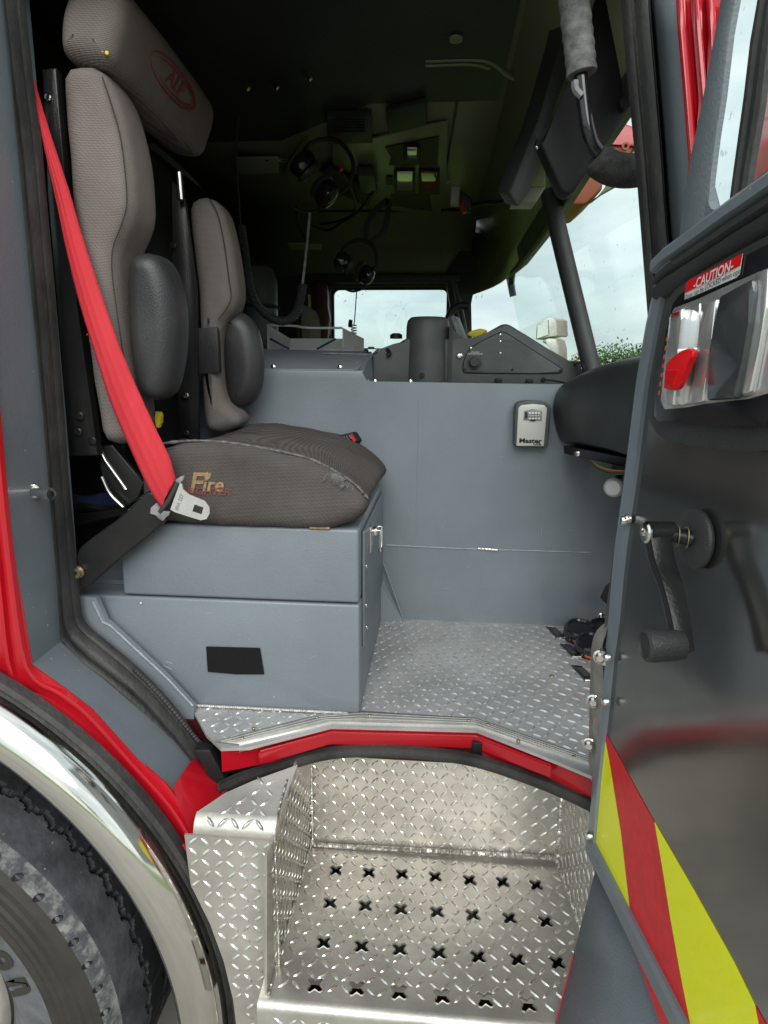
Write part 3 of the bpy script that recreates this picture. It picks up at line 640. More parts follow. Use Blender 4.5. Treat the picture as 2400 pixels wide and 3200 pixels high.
tube('panel_joint', [PY(1308, 1240, YT+.0005), PY(1304, 1480, YT+.0005), PY(1300, 1690, YT+.0005)], .0012, 'grey', tun, 6)
prism('gusset', [V(-.135, 1.56, ZF+.10), V(-.135, 1.56, ZF), PZ(1262, 1940, ZF)+V(0, -.004, 0), V(-.135, 1.586, ZF+.12)], V(-.003, .003, 0), 'grey', FE)
weld('weld_seam', [V(-.133, 1.575, ZF+.17), PZ(1262, 1938, ZF)+V(0, -.008, .002)], .003, FE, 'grey')
# pale mark left by a removed label
for q in (((1010, 1098), (1290, 1106)), ((1008, 1109), (1245, 1116)), ((1000, 1105), (1022, 1092))):
    pass
prism('label_residue', [PY(1010, 1105, 1.76)+ZZ*.002, PY(1210, 1109, 1.76)+ZZ*.002, PY(1210, 1112, 1.755)+ZZ*.002, PY(1010, 1109, 1.755)+ZZ*.002], V(0, 0, .0006), 'tape', FE)
prism('label_residue', [PY(1035, 1088, 1.80)+ZZ*.002, PY(1215, 1092, 1.80)+ZZ*.002, PY(1215, 1095, 1.795)+ZZ*.002, PY(1035, 1091, 1.795)+ZZ*.002], V(0, 0, .0006), 'tape', FE)

# ---- console with round post housing and triangular panel
YC = 1.70
cons = prism('centre_console', [PY(x, y, YC) for x, y in ((1163, 1215), (1163, 1103), (1195, 1098), (1232, 1084), (1262, 1060), (1290, 1052), (1380, 1052), (1412, 1062), (1440, 1068), (1475, 1066), (1520, 1040), (1572, 1011), (1592, 1013), (1640, 1044), (1705, 1085), (1800, 1140), (1860, 1178), (1860, 1220))], V(0, .10, 0), 'greypl', FE, .008, 4)
pc = PY(1333, 1200, YC); rC = .0585
lathe('console_post', [(0, 0), (rC+.002, 0), (rC, .10), (rC-.001, .150), (rC-.004, .164), (rC-.012, .172), (0, .175)], V(pc.x, YC+.035, PY(1333, 1200, YC).z), ZZ, 'greypl', FE, 40, ang=50)
# flared fillet to the right of the post
secs = []
for t in range(9):
    u = t/8; x = pc.x+rC*.95+u*.05; top_ = PY(1400+u*42, 1020+u*48, YC).z; yy = YC+.02*u**.5-.012*(1-u)
    secs.append([V(x, yy, pc.z), V(x, yy, top_), V(x, YC+.06, top_), V(x, YC+.06, pc.z)])
loft('post_fillet', secs, 'greypl', FE, ang=60)
lathe('console_hole', [(0, 0), (.0075, 0), (.0075, .002), (0, .002)], PY(1318, 1173, YC-.026), -YY, 'deep', FE, 14)
tri = [(1446, 1160), (1452, 1120), (1470, 1090), (1500, 1070), (1565, 1038), (1580, 1040), (1640, 1080), (1752, 1150), (1758, 1160), (1748, 1166), (1460, 1165)]
tp = [PY(x, y, YC-.001) for x, y in tri]
prism('console_panel', chaikin(tp, 1), V(0, -.004, 0), 'greypl', cons, .0012, 2)
bm = bmesh.new(); lp = chaikin(tp, 1); lp = [p+V(0, -.001, 0) for p in lp]; add_tube(bm, lp+[lp[0]], .0022, 6); fin('panel_groove', bm, 'deep', cons)
kk = PY(1482, 1131, YC-.006)
lathe('knob', [(0, 0), (.019, 0), (.019, .004), (.013, .005), (.0125, .016), (.011, .018), (0, .018)], kk, -YY, 'blackpl', cons, 24)
for x, y in ((1564, 1046), (1564, 1067), (1564, 1104), (1472, 1088), (1752, 1157), (1453, 1153)): bolt('screw', PY(x, y, YC-.0055), -YY, .0035, 'chrome' if y < 1120 else 'black', cons)
bolt('bolt_cap', PY(1436, 1112, YC-.001), -YY, .008, 'chrome', cons, .004)
bolt('hole', PY(1601, 1155, YC-.0055), -YY, .003, 'deep', cons)
text('knob_caption', 'VEHICLE', PY(1485, 1101, YC-.0056), XX, ZZ, .0055, 'signwhite', cons)
text('knob_caption', 'DATA RECORDER', PY(1485, 1106, YC-.0056), XX, ZZ, .0050, 'signwhite', cons)
for x, y in ((1558, 1190), (1655, 1192)): box('clip', PY(x-10, y+6, YC-.012), PY(x+10, y-8, YC-.002), 'deep', cons, .001)
tube('hook', [PY(1210, 1092, YC), PY(1218, 1104, YC-.01), PY(1208, 1112, YC-.012)], .005, 'deep', cons, 8, 4)
tube('cable', [PY(1700, 1186, YC-.01), PY(1730, 1190, YC-.02), PY(1765, 1196, YC-.04)], .002, 'deep', cons, 6, 4)
lathe('cable_grommet', [(0, 0), (.006, 0), (.005, .006), (0, .006)], PY(1698, 1186, YC-.001), -YY, 'deep', cons, 12)
lathe('cup_plug', [(0, 0), (.017, 0), (.017, .01), (.01, .014), (0, .014)], PY(1238, 1058, 1.78), ZZ, 'deep', FE, 16)
lathe('cup_plug', [(0, 0), (.009, 0), (.009, .005), (0, .006)], PY(1160, 1090, 1.78), ZZ, 'blackpl', FE, 16)
# ---- dash pad on the right
far = [(1860, 1178), (1800, 1184), (1756, 1200), (1733, 1238), (1727, 1285), (1738, 1345), (1758, 1390), (1860, 1400)]
near = [(2200, 1080), (2080, 1098), (2010, 1122), (1990, 1190), (1985, 1280), (1990, 1380), (2000, 1450), (2200, 1470)]
FA = [PY(x, y, 1.58) for x, y in far]; NE = [PY(x, y, 1.20) for x, y in near]; secs = []
FA = chaikin(FA, 1, False); NE = chaikin(NE, 1, False)
for i in range(13): t = i/12; secs.append([a.lerp(b, t)+V(-.006*math.sin(t*math.pi), 0, .010*math.sin(math.pi*t)) for a, b in zip(FA, NE)])
loft('dash_pad', secs, 'blackpl', FE, ang=60)
prism('dash_bracket', [PY(1760, 1392, 1.54), PY(1762, 1418, 1.54), PY(1960, 1462, 1.25), PY(2060, 1490, 1.2), PY(2060, 1450, 1.2)], V(.08, .02, 0), 'black', FE, .002)
for x, y in ((1795, 1412), (1905, 1435), (1918, 1437)): bolt('bracket_bolt', PY(x, y, 1.40)-YY*.03, V(-.6, -.8, 0), .006, 'steel', FE)
for i, m_ in enumerate(('wirey', 'wireg', 'wirer', 'deep', 'wireg')):
    tube('wire', [PY(1845, 1432+i*2, 1.45), PY(1870, 1455+i*3, 1.42), PY(1905, 1468+i*3, 1.40), PY(1950, 1472+i*2, 1.36)], .0022, m_, FE, 6, 5)
box('dash_upper', (.44, 1.1, 1.40), (.75, 3.2, 1.62), 'blackpl', FE, .02)
lathe('lever_knob', [(0, 0), (.016, .002), (.022, .010), (.0225, .018), (.016, .030), (.008, .034), (.008, .05), (0, .05)], PY(1914, 1526, 1.42), V(.45, .9, 0), 'white', FE, 24)
tube('lever_stem', [PY(1914, 1526, 1.44), PY(1930, 1500, 1.50), PY(1940, 1460, 1.55)], .006, 'deep', FE, 8, 4)
# pedals and switches on the floor at the right
def puck(x, y, Y, r, parent):
    p = PY(x, y, Y)
    q = lathe('foot_switch', [(0, -.02), (r*.93, -.02), (r, -.012), (r, .010), (r*.9, .016), (r*.78, .017), (r*.7, .012), (0, .013)], p, V(0, -.25, 1), 'gloss', parent, 32)
    a = V(0, -1, -.25).normalized()
    for s, m_, x0, x1 in ((0, 'orange', -.62, -.30), (1, 'signwhite', -.28, .55)):
        pts = []
        for i in range(7):
            t = x0+(x1-x0)*i/6; pts.append(p+V(math.sin(t)*r*1.012, -math.cos(t)*r*1.012*.97, -.002+.25*math.cos(t)*r*-1))
        sweep('reflective_strip', pts, [(-.0012, -.0022), (.0012, -.0022), (.0012, .0022), (-.0012, .0022)], a, m_, q)
puck(1812, 1974, 1.50, .040, FE); puck(1850, 2020, 1.42, .040, FE)
for x, y in ((1737, 1978), (1783, 2034), (1822, 2104)):
    c = PZ(x, y, ZF); q = [c+V(a, b, .0005) for a, b in ((-.020, .034), (.004, .030), (.020, -.030), (-.004, -.034))]
    q = prism('floor_pull', q, V(0, 0, .003), 'gloss', FE, .0012)
    prism('floor_pull_inset', [c+V(a*.6, b*.6, .0036) for a, b in ((-.020, .034), (.004, .030), (.020, -.030), (-.004, -.034))], V(0, 0, .0012), 'greypl', q)
    tube('floor_pull_bar', [c+V(-.004, -.037, .002), c+V(.020, -.034, .002)], .0018, 'steel', q, 8)
bolt('floor_bolt', PZ(1724, 2114, ZF), ZZ, .005, 'brass', FE)
bolt('floor_bolt', PZ(1220, 1962, ZF), ZZ, .005, 'chrome', FE)
prism('accelerator_pedal', [PY(x, y, 1.45) for x, y in ((1890, 1830), (1915, 1812), (1935, 1900), (1900, 1895), (1873, 1868))], V(.02, .02, 0), 'deep', FE, .003)
bolt('pedal_pivot', PZ(1876, 1925, 1.03), ZZ, .009, 'chrome', FE, .012)
lathe('pedal_mount', [(0, 0), (.03, 0), (.026, .02), (.012, .026), (0, .026)], PZ(1872, 1955, 1.0), ZZ, 'deep', FE, 16)

# ---- roof, far wall, windscreen
CR = [(1.02, 2.36), (2.96, 2.36), (3.05, 2.352), (3.13, 2.325), (3.20, 2.28), (3.25, 2.22), (3.275, 2.15), (3.285, 2.10)]
XR = .16
def profx(x, dz=0): return [V(x, y, z+dz) for y, z in CR]
loft('roof_shade_sheet', [[V(x, 1.02, 2.352), V(x, 1.85+.25*(x < -.3), 2.352)] for x in (-.95, -.5, -.2, XR-.02)], 'shadelining', FE, closed=False, cap=False)  # added black sheet, stands for the shade on the near ceiling
roof = loft('roof_lining', [profx(-.95), profx(-.5), profx(.0), profx(XR)], 'darkgrey', FE, closed=False, cap=False, ang=40); solid(roof, .01, 1)
# header slope down to the windscreen top
hz = [V(XR-.006, 1.02, 2.358), V(XR-.006, 2.96, 2.358), V(XR-.01, 3.2, 2.28), V(XR-.02, 3.285, 2.10)]
hb = [V(.305, 1.02, 2.11), V(.312, 2.55, 2.095), V(.27, 3.05, 2.06), V(.13, 3.285, 2.03)]
mid_ = [a.lerp(b, .5)+V(.03, 0, .03) for a, b in zip(hz, hb)]
hdr = loft('windscreen_header_panel', [spline(hz, 4), spline(mid_, 4), spline(hb, 4)], 'darkgrey', FE, closed=False, cap=False, ang=40); solid(hdr, .01, 1)
# raised band with edge along the header
bnd = [(1592, 610), (1640, 480), (1700, 330), (1770, 130), (1830, -60)]
bw = [(1650, 610), (1690, 480), (1740, 330), (1815, 130), (1870, -60)]
def hp(x, y): return PN(x, y, V(.23, 0, 2.24), V(.27, 0, .17).normalized()*-1)
# ceiling pressings
for p_ in (((1330, 182), (1480, 178), (1540, 190), (1600, 235), (1660, 245)), ((1330, 196), (1470, 192), (1530, 205))):
    tube('roof_pressing', [PZ(x, y, 2.359)-ZZ*.002 for x, y in p_], .008, 'darkgrey', roof, 8, 5)
for x, y in ((1425, 120), (1660, 195), (1622, 308), (1575, 470)):
    lathe('roof_fixing', [(0, 0), (.016, 0), (.014, .004), (.006, .006), (0, .004)], PZ(x, y, 2.35), -ZZ, 'darkgrey', roof, 16)
tube('roof_joint', [PZ(1442, 225, 2.358), PZ(1415, 400, 2.358), PZ(1372, 668, 2.358)], .004, 'blackpl', roof, 6, 4)
tube('roof_joint', [V(-.62, 2.97, 2.356), V(-.2, 2.98, 2.356), V(.02, 2.98, 2.355), V(.08, 2.94, 2.345)], .006, 'deep', roof, 6, 4)
# far wall with window
def rrect(x0, x1, z0, z1, Y, r, n=5):
    o = []
    for cx, cz, a0 in ((x1-r, z1-r, 0), (x0+r, z1-r, 90), (x0+r, z0+r, 180), (x1-r, z0+r, 270)):
        for i in range(n+1): a = math.radians(a0+90*i/n); o.append(V(cx+r*math.cos(a), Y, cz+r*math.sin(a)))
    return o
fw0, fw1 = PY(1042, 905, 3.3), PY(1393, 1130, 3.3)
hole = rrect(fw0.x, fw1.x, fw1.z-.02, fw0.z, 3.28, .03)
holed('far_side_wall', [V(-.95, 3.28, .95), V(.12, 3.28, .95), V(.12, 3.28, 2.16), V(-.95, 3.28, 2.16)], [hole], V(0, .05, 0), 'blackpl', FE)
hf = rrect(fw0.x-.02, fw1.x+.02, fw1.z-.04, fw0.z+.02, 3.27, .045)
bm = bmesh.new(); add_tube(bm, hf+[hf[0]], .014, 8); fin('far_window_frame', bm, 'blackpl', FE)
bm = bmesh.new(); add_tube(bm, [p*1 for p in hole]+[hole[0]], .005, 6); fin('far_window_gasket', bm, 'deep', FE)
g_ = prism('far_window_glass', [p+V(0, .02, 0) for p in rrect(fw0.x-.005, fw1.x+.005, fw1.z-.025, fw0.z+.005, 3.28, .03)], V(0, .004, 0), 'glass', FE)
# far header and pillar furniture
box('far_header_rail', (-.70, 3.22, 2.085), (.10, 3.27, 2.13), 'blackpl', FE, .01)
tube('far_pillar_rail', [PY(1405, 880, 3.2), PY(1425, 1000, 3.2), PY(1440, 1100, 3.2)], .02, 'greypl', FE, 8)
tube('far_pillar_rail', [PY(1420, 880, 3.15), PY(1447, 1000, 3.15), PY(1462, 1100, 3.15)], .012, 'greypl', FE, 8)
tube('grab_handle', [PY(1405, 1040, 2.9), PY(1400, 1000, 2.9), PY(1415, 968, 2.9), PY(1440, 955, 2.9), PY(1462, 958, 2.9)], .016, 'blackpl', FE, 10, 5)
# windscreen frame
prism('far_corner_post', [PY(x, y, 3.24) for x, y in ((1396, 850), (1440, 780), (1640, 810), (1622, 836), (1590, 862), (1560, 876), (1515, 890), (1490, 902), (1475, 922), (1470, 950), (1480, 1240), (1396, 1240))], V(0, .04, 0), 'blackpl', FE, .004)
p0w, nw = V(.312, 0, 2.08), V(.43, 0, .11).normalized()
def pw(x, y): return PN(x, y, p0w, nw)
op = [pw(x, y) for x, y in ((1962, 316), (1900, 412), (1830, 522), (1760, 638), (1690, 745), (1625, 832), (1590, 862), (1560, 876), (1515, 890), (1488, 902), (1474, 922), (1470, 950))]
low_l = V(pw(1480, 1100).x, pw(1480, 1100).y, 1.60); low_l = pw(1482, 1240)
op = op+[low_l, V(.45, 2.2, 1.50), V(.45, .98, 1.50)]
op = [p0w+(p-p0w)-nw*((p-p0w).dot(nw)) for p in op]
zmx = 2.13
def on_w(y, z): return V(p0w.x-(z-p0w.z)*nw.z/nw.x, y, z)
op = [p for p in op[:-3] if p.y < 3.05]; zc_ = op[-1].z-.03
op = op+[on_w(3.115, zc_), on_w(3.125, zc_-.05), on_w(3.125, 1.47), on_w(2, 1.47), on_w(1, 1.47)]; ng = len(op)-3; maxY = 3.14
op = op[:-2]+[on_w(2.0, 1.47), on_w(1.06, 1.47), on_w(1.06, op[0].z)]
prism('windscreen_frame', [on_w(1.04, 2.14), on_w(3.14, 2.14), on_w(3.14, op[ng-1].z)]+op[:ng][::-1]+[on_w(1.04, op[0].z)], nw*.03, 'blackpl', FE)
bm = bmesh.new(); add_tube(bm, [p-nw*.004 for p in op[:ng-2]], .010, 8); fin('windscreen_gasket', bm, 'deep', FE)
prism('windscreen_glass', [on_w(1.05, 2.12)+nw*.012, on_w(maxY-.004, 2.12)+nw*.012, on_w(maxY-.004, 1.42)+nw*.012, on_w(1.05, 1.42)+nw*.012], nw*.004, 'glass', FE)
bar = [pw(1752, 590)-nw*.03, pw(1822, 880)-nw*.03, pw(1893, 1170)-nw*.03]
wb = tube('windscreen_post', bar, .0225, 'blackpl', FE, 20)
tube('post_cable', [pw(1860, 1150)-nw*.06, pw(1868, 1125)-nw*.06, pw(1885, 1115)-nw*.06, pw(1900, 1122)-nw*.06, pw(1905, 1150)-nw*.06], .002, 'deep', FE, 6, 5)
box('dash_camera', pw(1800, 1160)-V(.05, .02, .0), pw(1842, 1128)-V(.02, 0, 0), 'deep', FE, .003)
# sticker blocks on the glass
for x, y in ((1482, 905), (1488, 925), (1500, 907), (1506, 922)):
    c = pw(x, y)-nw*.002; prism('glass_sticker', [c, c+V(0, -.06, 0), c+V(0, -.06, -.02), c+V(0, 0, -.02)], nw*.001, 'tape', FE)
# near dark trim panel over the door hinge side
prism('upper_corner_trim', [PY(x, y, 1.22) for x, y in ((1688, 446), (1760, 320), (1830, 130), (1880, -60), (2010, -60), (1985, 310), (1792, 600), (1772, 606), (1752, 592))], V(0, .05, 0), 'deep', FE, .006)
prism('header_rail', [PY(x, y, 1.38) for x, y in ((1590, 600), (1680, 380), (1745, 160), (1790, -60), (1870, -60), (1800, 150), (1735, 330), (1695, 450), (1655, 600), (1620, 650))], V(-.02, .06, .02), 'blackpl', FE, .006)
bx = prism('header_sensor_box', [PY(x, y, 1.45) for x, y in ((1628, 490), (1702, 490), (1706, 580), (1624, 580))], V(0, .06, .0), 'darkgrey', FE, .003)
prism('sensor_box_base', [PY(x, y, 1.46) for x, y in ((1622, 582), (1706, 582), (1672, 632), (1600, 632))], V(0, .06, 0), 'wreath', bx, .002)
bolt('screw', PY(1668, 499, 1.448), -YY, .005, 'deep', bx)
prism('clip_light', [PY(x, y, 2.0) for x, y in ((1411, 582), (1438, 582), (1434, 640), (1406, 638))], V(0, .03, 0), 'wreath', FE, .003)
prism('clip_lamp', [PY(x, y, 1.98) for x, y in ((1440, 590), (1478, 622), (1470, 660), (1440, 655))], V(0, .04, 0), 'deep', FE, .004)
prism('clip_lamp_face', [PY(x, y, 1.975) for x, y in ((1442, 628), (1460, 660), (1448, 668), (1436, 650))], V(0, .004, 0), 'redlens', FE)
tube('header_cord', [PY(1478, 640, 2.0), PY(1530, 632, 1.9), PY(1580, 628, 1.8), PY(1600, 600, 1.7)], .006, 'deep', FE, 8, 5)
tube('coat_hook', [PY(1660, 440, 1.40), PY(1676, 440, 1.38), PY(1676, 458, 1.37), PY(1684, 462, 1.37)], .004, 'chrome', FE, 8, 3)
# rear wall, near upper wall, exterior shell
box('rear_wall', (-1.0, 1.05, .93), (-.95, 3.3, 2.36), 'deep', FE)
box('rear_seat_bulkhead', (-.95, 1.07, .95), (-.80, 1.56, 2.3), 'deep', FE)
box('rear_side_lining', (-1.6, 1.05, 1.20), (-.70, 1.07, 2.42), 'deep', FE)
box('door_head_rail', (-.68, 1.02, 2.24), (.30, 1.07, 2.42), 'grey', FE)
box('roof_shell', (-1.6, .98, 2.42), (.32, 3.34, 2.46), 'red', FE, .02)
box('far_shell', (-1.6, 3.335, .5), (.10, 3.345, 1.70), 'red', FE)
box('front_lining', (.56, .98, .6), (.60, 3.3, 1.50), 'blackpl', FE, .01)
box('chassis', (-2.2, 1.35, .45), (.5, 3.1, .92), 'deep', FE)

# ---- front door post on the right: ribbed seal, grey post, red outer corner
rs_l = [(1940, -30), (1950, 100), (1968, 300), (1988, 500), (1999, 640), (2010, 780), (2022, 930), (2035, 1100)]
rs_r = [(2030, -30), (2038, 100), (2055, 300), (2071, 500), (2080, 640), (2092, 780), (2104, 930), (2118, 1100)]
ribseal('door_seal', rs_l, rs_r, 1.05, FE)
gp = [[PY(x, y, 1.045) for x, y in rs_r], [PY(x+88, y, .93) for x, y in rs_r]]
pp = loft('door_post', gp, 'greydoor', FE, closed=False, cap=False); solid(pp, .01, 1)
rx_ = [(x+86, y) for x, y in rs_r]
def lim(y):
    q = ((-60, 2285), (300, 2230), (500, 2192), (700, 2155), (1200, 2100))
    for (y0, v0), (y1, v1) in zip(q, q[1:]):
        if y <= y1: return v0+(v1-v0)*(y-y0)/(y1-y0)
    return q[-1][1]
rc = loft('red_front_corner', [[PY(min(x+dx, lim(y)), y, Y_) for x, y in rx_] for dx, Y_ in ((0, .926), (4, .914), (16, .914), (22, .925), (40, .928), (52, .925), (56, .914), (66, .914), (70, .925), (92, .928), (98, .912), (112, .912), (118, .926), (150, .926), (156, .915), (170, .915))], 'red', FE, closed=False, cap=False, ang=60)
solid(rc, .01, 1)
# near grab handle
gh = tube('grab_bar', [PY(1795, -80, 1.10), PY(1806, 100, 1.10), PY(1815, 235, 1.10), PY(1826, 330, 1.10), PY(1840, 415, 1.10), PY(1865, 470, 1.11), PY(1920, 510, 1.12), PY(2060, 520, 1.14)], .0105, 'gloss', FE, 14, 8)
fs = spline([PY(1785, -80, 1.095), PY(1800, 60, 1.10), PY(1810, 150, 1.10), PY(1818, 232, 1.10)], 8)
bm = bmesh.new(); add_tube(bm, fs, [.0225 + .0008*math.sin(i*1.7) for i in range(len(fs))], 18); fin('foam_sleeve', bm, 'foam', gh, True, 40)
fs = spline([PY(1862, 492, 1.11), PY(1888, 514, 1.115), PY(1925, 530, 1.12), (PY(1980, 534, 1.13)), PY(2060, 520, 1.14)], 8)
bm = bmesh.new(); add_tube(bm, fs, [.018+min(i, 4)*.0018 for i in range(len(fs))], 18); fin('foam_sleeve', bm, 'foamdark', gh, True, 40)
tube('torn_tape', [PY(1798, 255, 1.092), PY(1800, 280, 1.09), PY(1818, 300, 1.09)], .006, 'tape', gh, 6, 4)

# ---- striker pin on the left jamb
stp = PY(104, 1535, .975)
st = lathe('striker_plate', [(0, 0), (.0125, 0), (.0125, .004), (.010, .006), (0, .006)], stp, V(.35, -1, 0), 'steel', FE, 24)
sp2 = stp+V(.035, -.012, -.001)
bm = bmesh.new(); add_tube(bm, [stp+V(.002, -.004, 0), sp2], .0075, 16); fin('striker_pin', bm, 'steel', st, True, 40)
bm = bmesh.new(); add_tube(bm, [sp2-V(.006, 0, 0), sp2+V(.006, -.002, 0)], .0105, 16); fin('striker_head', bm, 'chrome', st, True, 40)
bolt('striker_socket', sp2+V(.006, -.0022, 0), V(.95, -.3, 0), .005, 'deep', st, .001)

# ---- outside mirror
mir = PY(1690, 1050, 2.9)
m1 = prism('wing_mirror', [PY(x, y, 2.95) for x, y in ((1676, 1015), (1712, 993), (1728, 994), (1738, 1000), (1740, 1048), (1735, 1052), (1712, 1050), (1674, 1062))], V(.06, .05, 0), 'trim', FE, .012, 4)
prism('mirror_glass', [PY(x, y, 2.94) for x, y in ((1680, 1018), (1712, 1000), (1714, 1045), (1678, 1058))], V(.004, .004, 0), 'chrome', m1)
prism('mirror_arm', [PY(x, y, 2.95) for x, y in ((1684, 1068), (1710, 1055), (1738, 1058), (1746, 1085), (1748, 1130), (1722, 1130), (1724, 1080))], V(.05, .05, 0), 'trim', m1, .01, 3)

# ---- overhead panel on the ceiling with its lamps
def zp(pts, z=2.35): return [PZ(x, y, z) for x, y in pts]
pan = prism('overhead_panel', zp(((1180, 425), (1290, 395), (1400, 375), (1395, 560), (1375, 665), (1040, 640), (1040, 445))), V(0, 0, -.006), 'darkgrey', FE, .001)
prism('lamp_recess', zp(((1204, 458), (1372, 424), (1368, 512), (1215, 514), (1222, 490)), 2.343), V(0, 0, -.003), 'deep', pan)
prism('lamp_recess', zp(((1222, 605), (1345, 608), (1350, 658), (1220, 640)), 2.343), V(0, 0, -.003), 'deep', pan)
def lamp(x0, y0, x1, y1, m_, fr_=8):
    f = prism('dome_light_frame', zp(((x0-fr_, y0-fr_), (x1+fr_, y0-fr_), (x1+fr_, y1+fr_), (x0-fr_, y1+fr_)), 2.341), V(0, 0, -.010), 'deep', pan, .002)
    prism('dome_light_lens', zp(((x0, y0), (x1, y0), (x1, y1), (x0, y1)), 2.3305), V(0, 0, -.006), m_, f, .003)
lamp(1272, 458, 1304, 490, 'lens'); lamp(1240, 534, 1290, 592, 'lens'); lamp(1316, 534, 1366, 592, 'redlens')
lathe('white_ring', [(.010, 0), (.014, 0), (.014, .004), (.010, .004)], PZ(1393, 567, 2.35), -ZZ, 'signwhite', pan, 16)
prism('reading_switch', zp(((1207, 548), (1228, 550), (1228, 576), (1206, 574)), 2.343), V(0, 0, -.004), 'deep', pan)
prism('label_plate', zp(((735, 490), (866, 488), (872, 494), (872, 538), (741, 541), (736, 530)), 2.33), V(0, 0, -.004), 'wreath', FE, .001)
bolt('label_hole', PZ(834, 502, 2.325), -ZZ, .006, 'deep', FE, .001)
text('com_caption', 'COM', PZ(888, 502, 2.33), V(.85, .5, 0), V(-.5, .85, 0)*-1, .045, 'signwhite', FE)
prism('lower_label_plate', zp(((900, 760), (1005, 762), (1005, 778), (905, 778)), 2.15), V(0, 0, -.003), 'wreath', FE)
v_ = prism('air_vent', zp(((1020, 345), (1160, 340), (1165, 425), (1025, 430)), 2.35), V(0, 0, -.02), 'shadelining', FE, .003)
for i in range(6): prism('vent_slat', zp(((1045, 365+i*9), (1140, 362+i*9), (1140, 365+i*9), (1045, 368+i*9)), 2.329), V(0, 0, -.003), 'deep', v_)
v_ = prism('air_vent', zp(((1205, 330), (1330, 300), (1335, 370), (1215, 405)), 2.35), V(0, 0, -.015), 'shadelining', FE, .003)
prism('speaker_grille', zp(((1000, 525), (1030, 510), (1175, 590), (1165, 605), (1150, 640), (1050, 590)), 2.34), V(0, 0, -.012), 'deep', FE, .003)
prism('radio_mount', zp(((930, 455), (945, 430), (965, 420), (955, 530), (920, 590), (885, 535), (900, 500)), 2.33), V(0, 0, -.01), 'olive', FE, .001)
prism('switch_box', zp(((1115, 518), (1170, 520), (1180, 580), (1130, 575)), 2.335), V(0, 0, -.03), 'blackpl', FE, .004)
prism('red_button', zp(((1060, 518), (1073, 518), (1073, 531), (1060, 531)), 2.31), V(0, 0, -.008), 'signred', FE, .002)
for x, y in ((767, 275), (858, 272), (962, 245)):
    h = tube('roof_hook', [PZ(x-4, y-10, 2.35), PZ(x, y, 2.33), PZ(x+6, y+6, 2.315), PZ(x+12, y-2, 2.32)], .004, 'brass', FE, 8, 4)

for pts in (((1070, 540), (1100, 600), (1110, 660), (1060, 690), (1000, 700)), ((1165, 600), (1120, 660), (1060, 700), (1020, 720), (960, 700)), ((930, 640), (930, 690), (945, 730), (960, 760))):
    tube('roof_cable', [PZ(x, y, 2.27) for x, y in pts], .005, 'deep', FE, 6, 5)
for _ in range(46):
    t = random.random(); i = random.randrange(1, 8); p = jo[i].lerp(jo[i+1], random.random()).lerp(ji[i].lerp(ji[i+1], random.random()), t*.8+.05)
    nrm_ = (jo[i+1]-jo[i]).cross(ji[i]-jo[i]).normalized()
    if nrm_.y > 0: nrm_ = -nrm_
    bm = bmesh.new(); k = random.randint(4, 6); r = random.uniform(.0008, .0022); a_, b_, c_ = axes(nrm_)
    bm.faces.new([bm.verts.new(p+nrm_*.0012+a_*(r*random.uniform(.6, 1.3)*math.cos(2*math.pi*q/k))+b_*(r*.7*random.uniform(.6, 1.3)*math.sin(2*math.pi*q/k))) for q in range(k)]); fin('paint_chip', bm, 'signwhite', jamb, False)

# ================================================================ seat box
SB = thing('seat_box', 'grey painted steel storage box under the seat with a black velcro patch', 'storage box', (-.4, 1.3, ZF))
bx0 = PY(1124, 2236, 1.095).x
zlo = PY(1122, 1892, 1.095).z; ztop = PY(1122, 1655, 1.095).z
xl_ = PY(372, 1700, 1.095).x
box('base_box', (-.86, 1.096, ZF+.001), (bx0, 1.575, zlo), 'grey', SB, .005)
box('upper_box', (xl_, 1.094, zlo+.004), (bx0-.001, 1.575, ztop), 'grey', SB, .006)
box('rear_shelf', (-.86, 1.16, zlo+.001), (xl_-.01, 1.575, zlo+.01), 'grey', SB)
box('side_hatch', (bx0+.0005, 1.13, zlo-.10), (bx0+.006, 1.54, ztop-.012), 'greydoor', SB, .002)
lt = box('latch_plate', (bx0+.006, 1.20, ztop-.075), (bx0+.010, 1.245, ztop-.022), 'steel', SB, .001)
lx = bx0+.028
tube('latch_loop', [V(bx0+.008, 1.205, ztop-.03), V(lx, 1.205, ztop-.028), V(lx, 1.207, ztop-.072), V(lx-.004, 1.22, ztop-.078), V(lx-.004, 1.235, ztop-.078), V(lx, 1.24, ztop-.072), V(lx, 1.24, ztop-.028), V(bx0+.008, 1.24, ztop-.03)], .0028, 'chrome', lt, 10)
lt2 = box('latch_hasp', (bx0+.010, 1.207, ztop-.04), (bx0+.022, 1.238, ztop-.026), 'chrome', lt, .002)
for y_, z_ in ((1.15, zlo-.02), (1.15, zlo+.06), (1.16, zlo-.07)): bolt('hatch_screw', V(bx0+.006, y_, z_), XX, .005, 'chrome', SB)
vp = [PY(x, y, 1.0945) for x, y in ((645, 2020), (800, 2024), (813, 2025), (826, 2106), (740, 2106), (650, 2098))]
lab(prism('velcro_patch', vp, V(0, -.002, 0), 'velcro', SB), 'black fuzzy velcro patch')
weld('weld_seam', [V(PY(605, 2205, 1.095).x, 1.092, ZF+.004), V(bx0-.02, 1.092, ZF+.004)], .003, SB, 'trim')
bolt('chip', PY(440, 1885, 1.094), -YY, .002, 'signwhite', SB, .001)

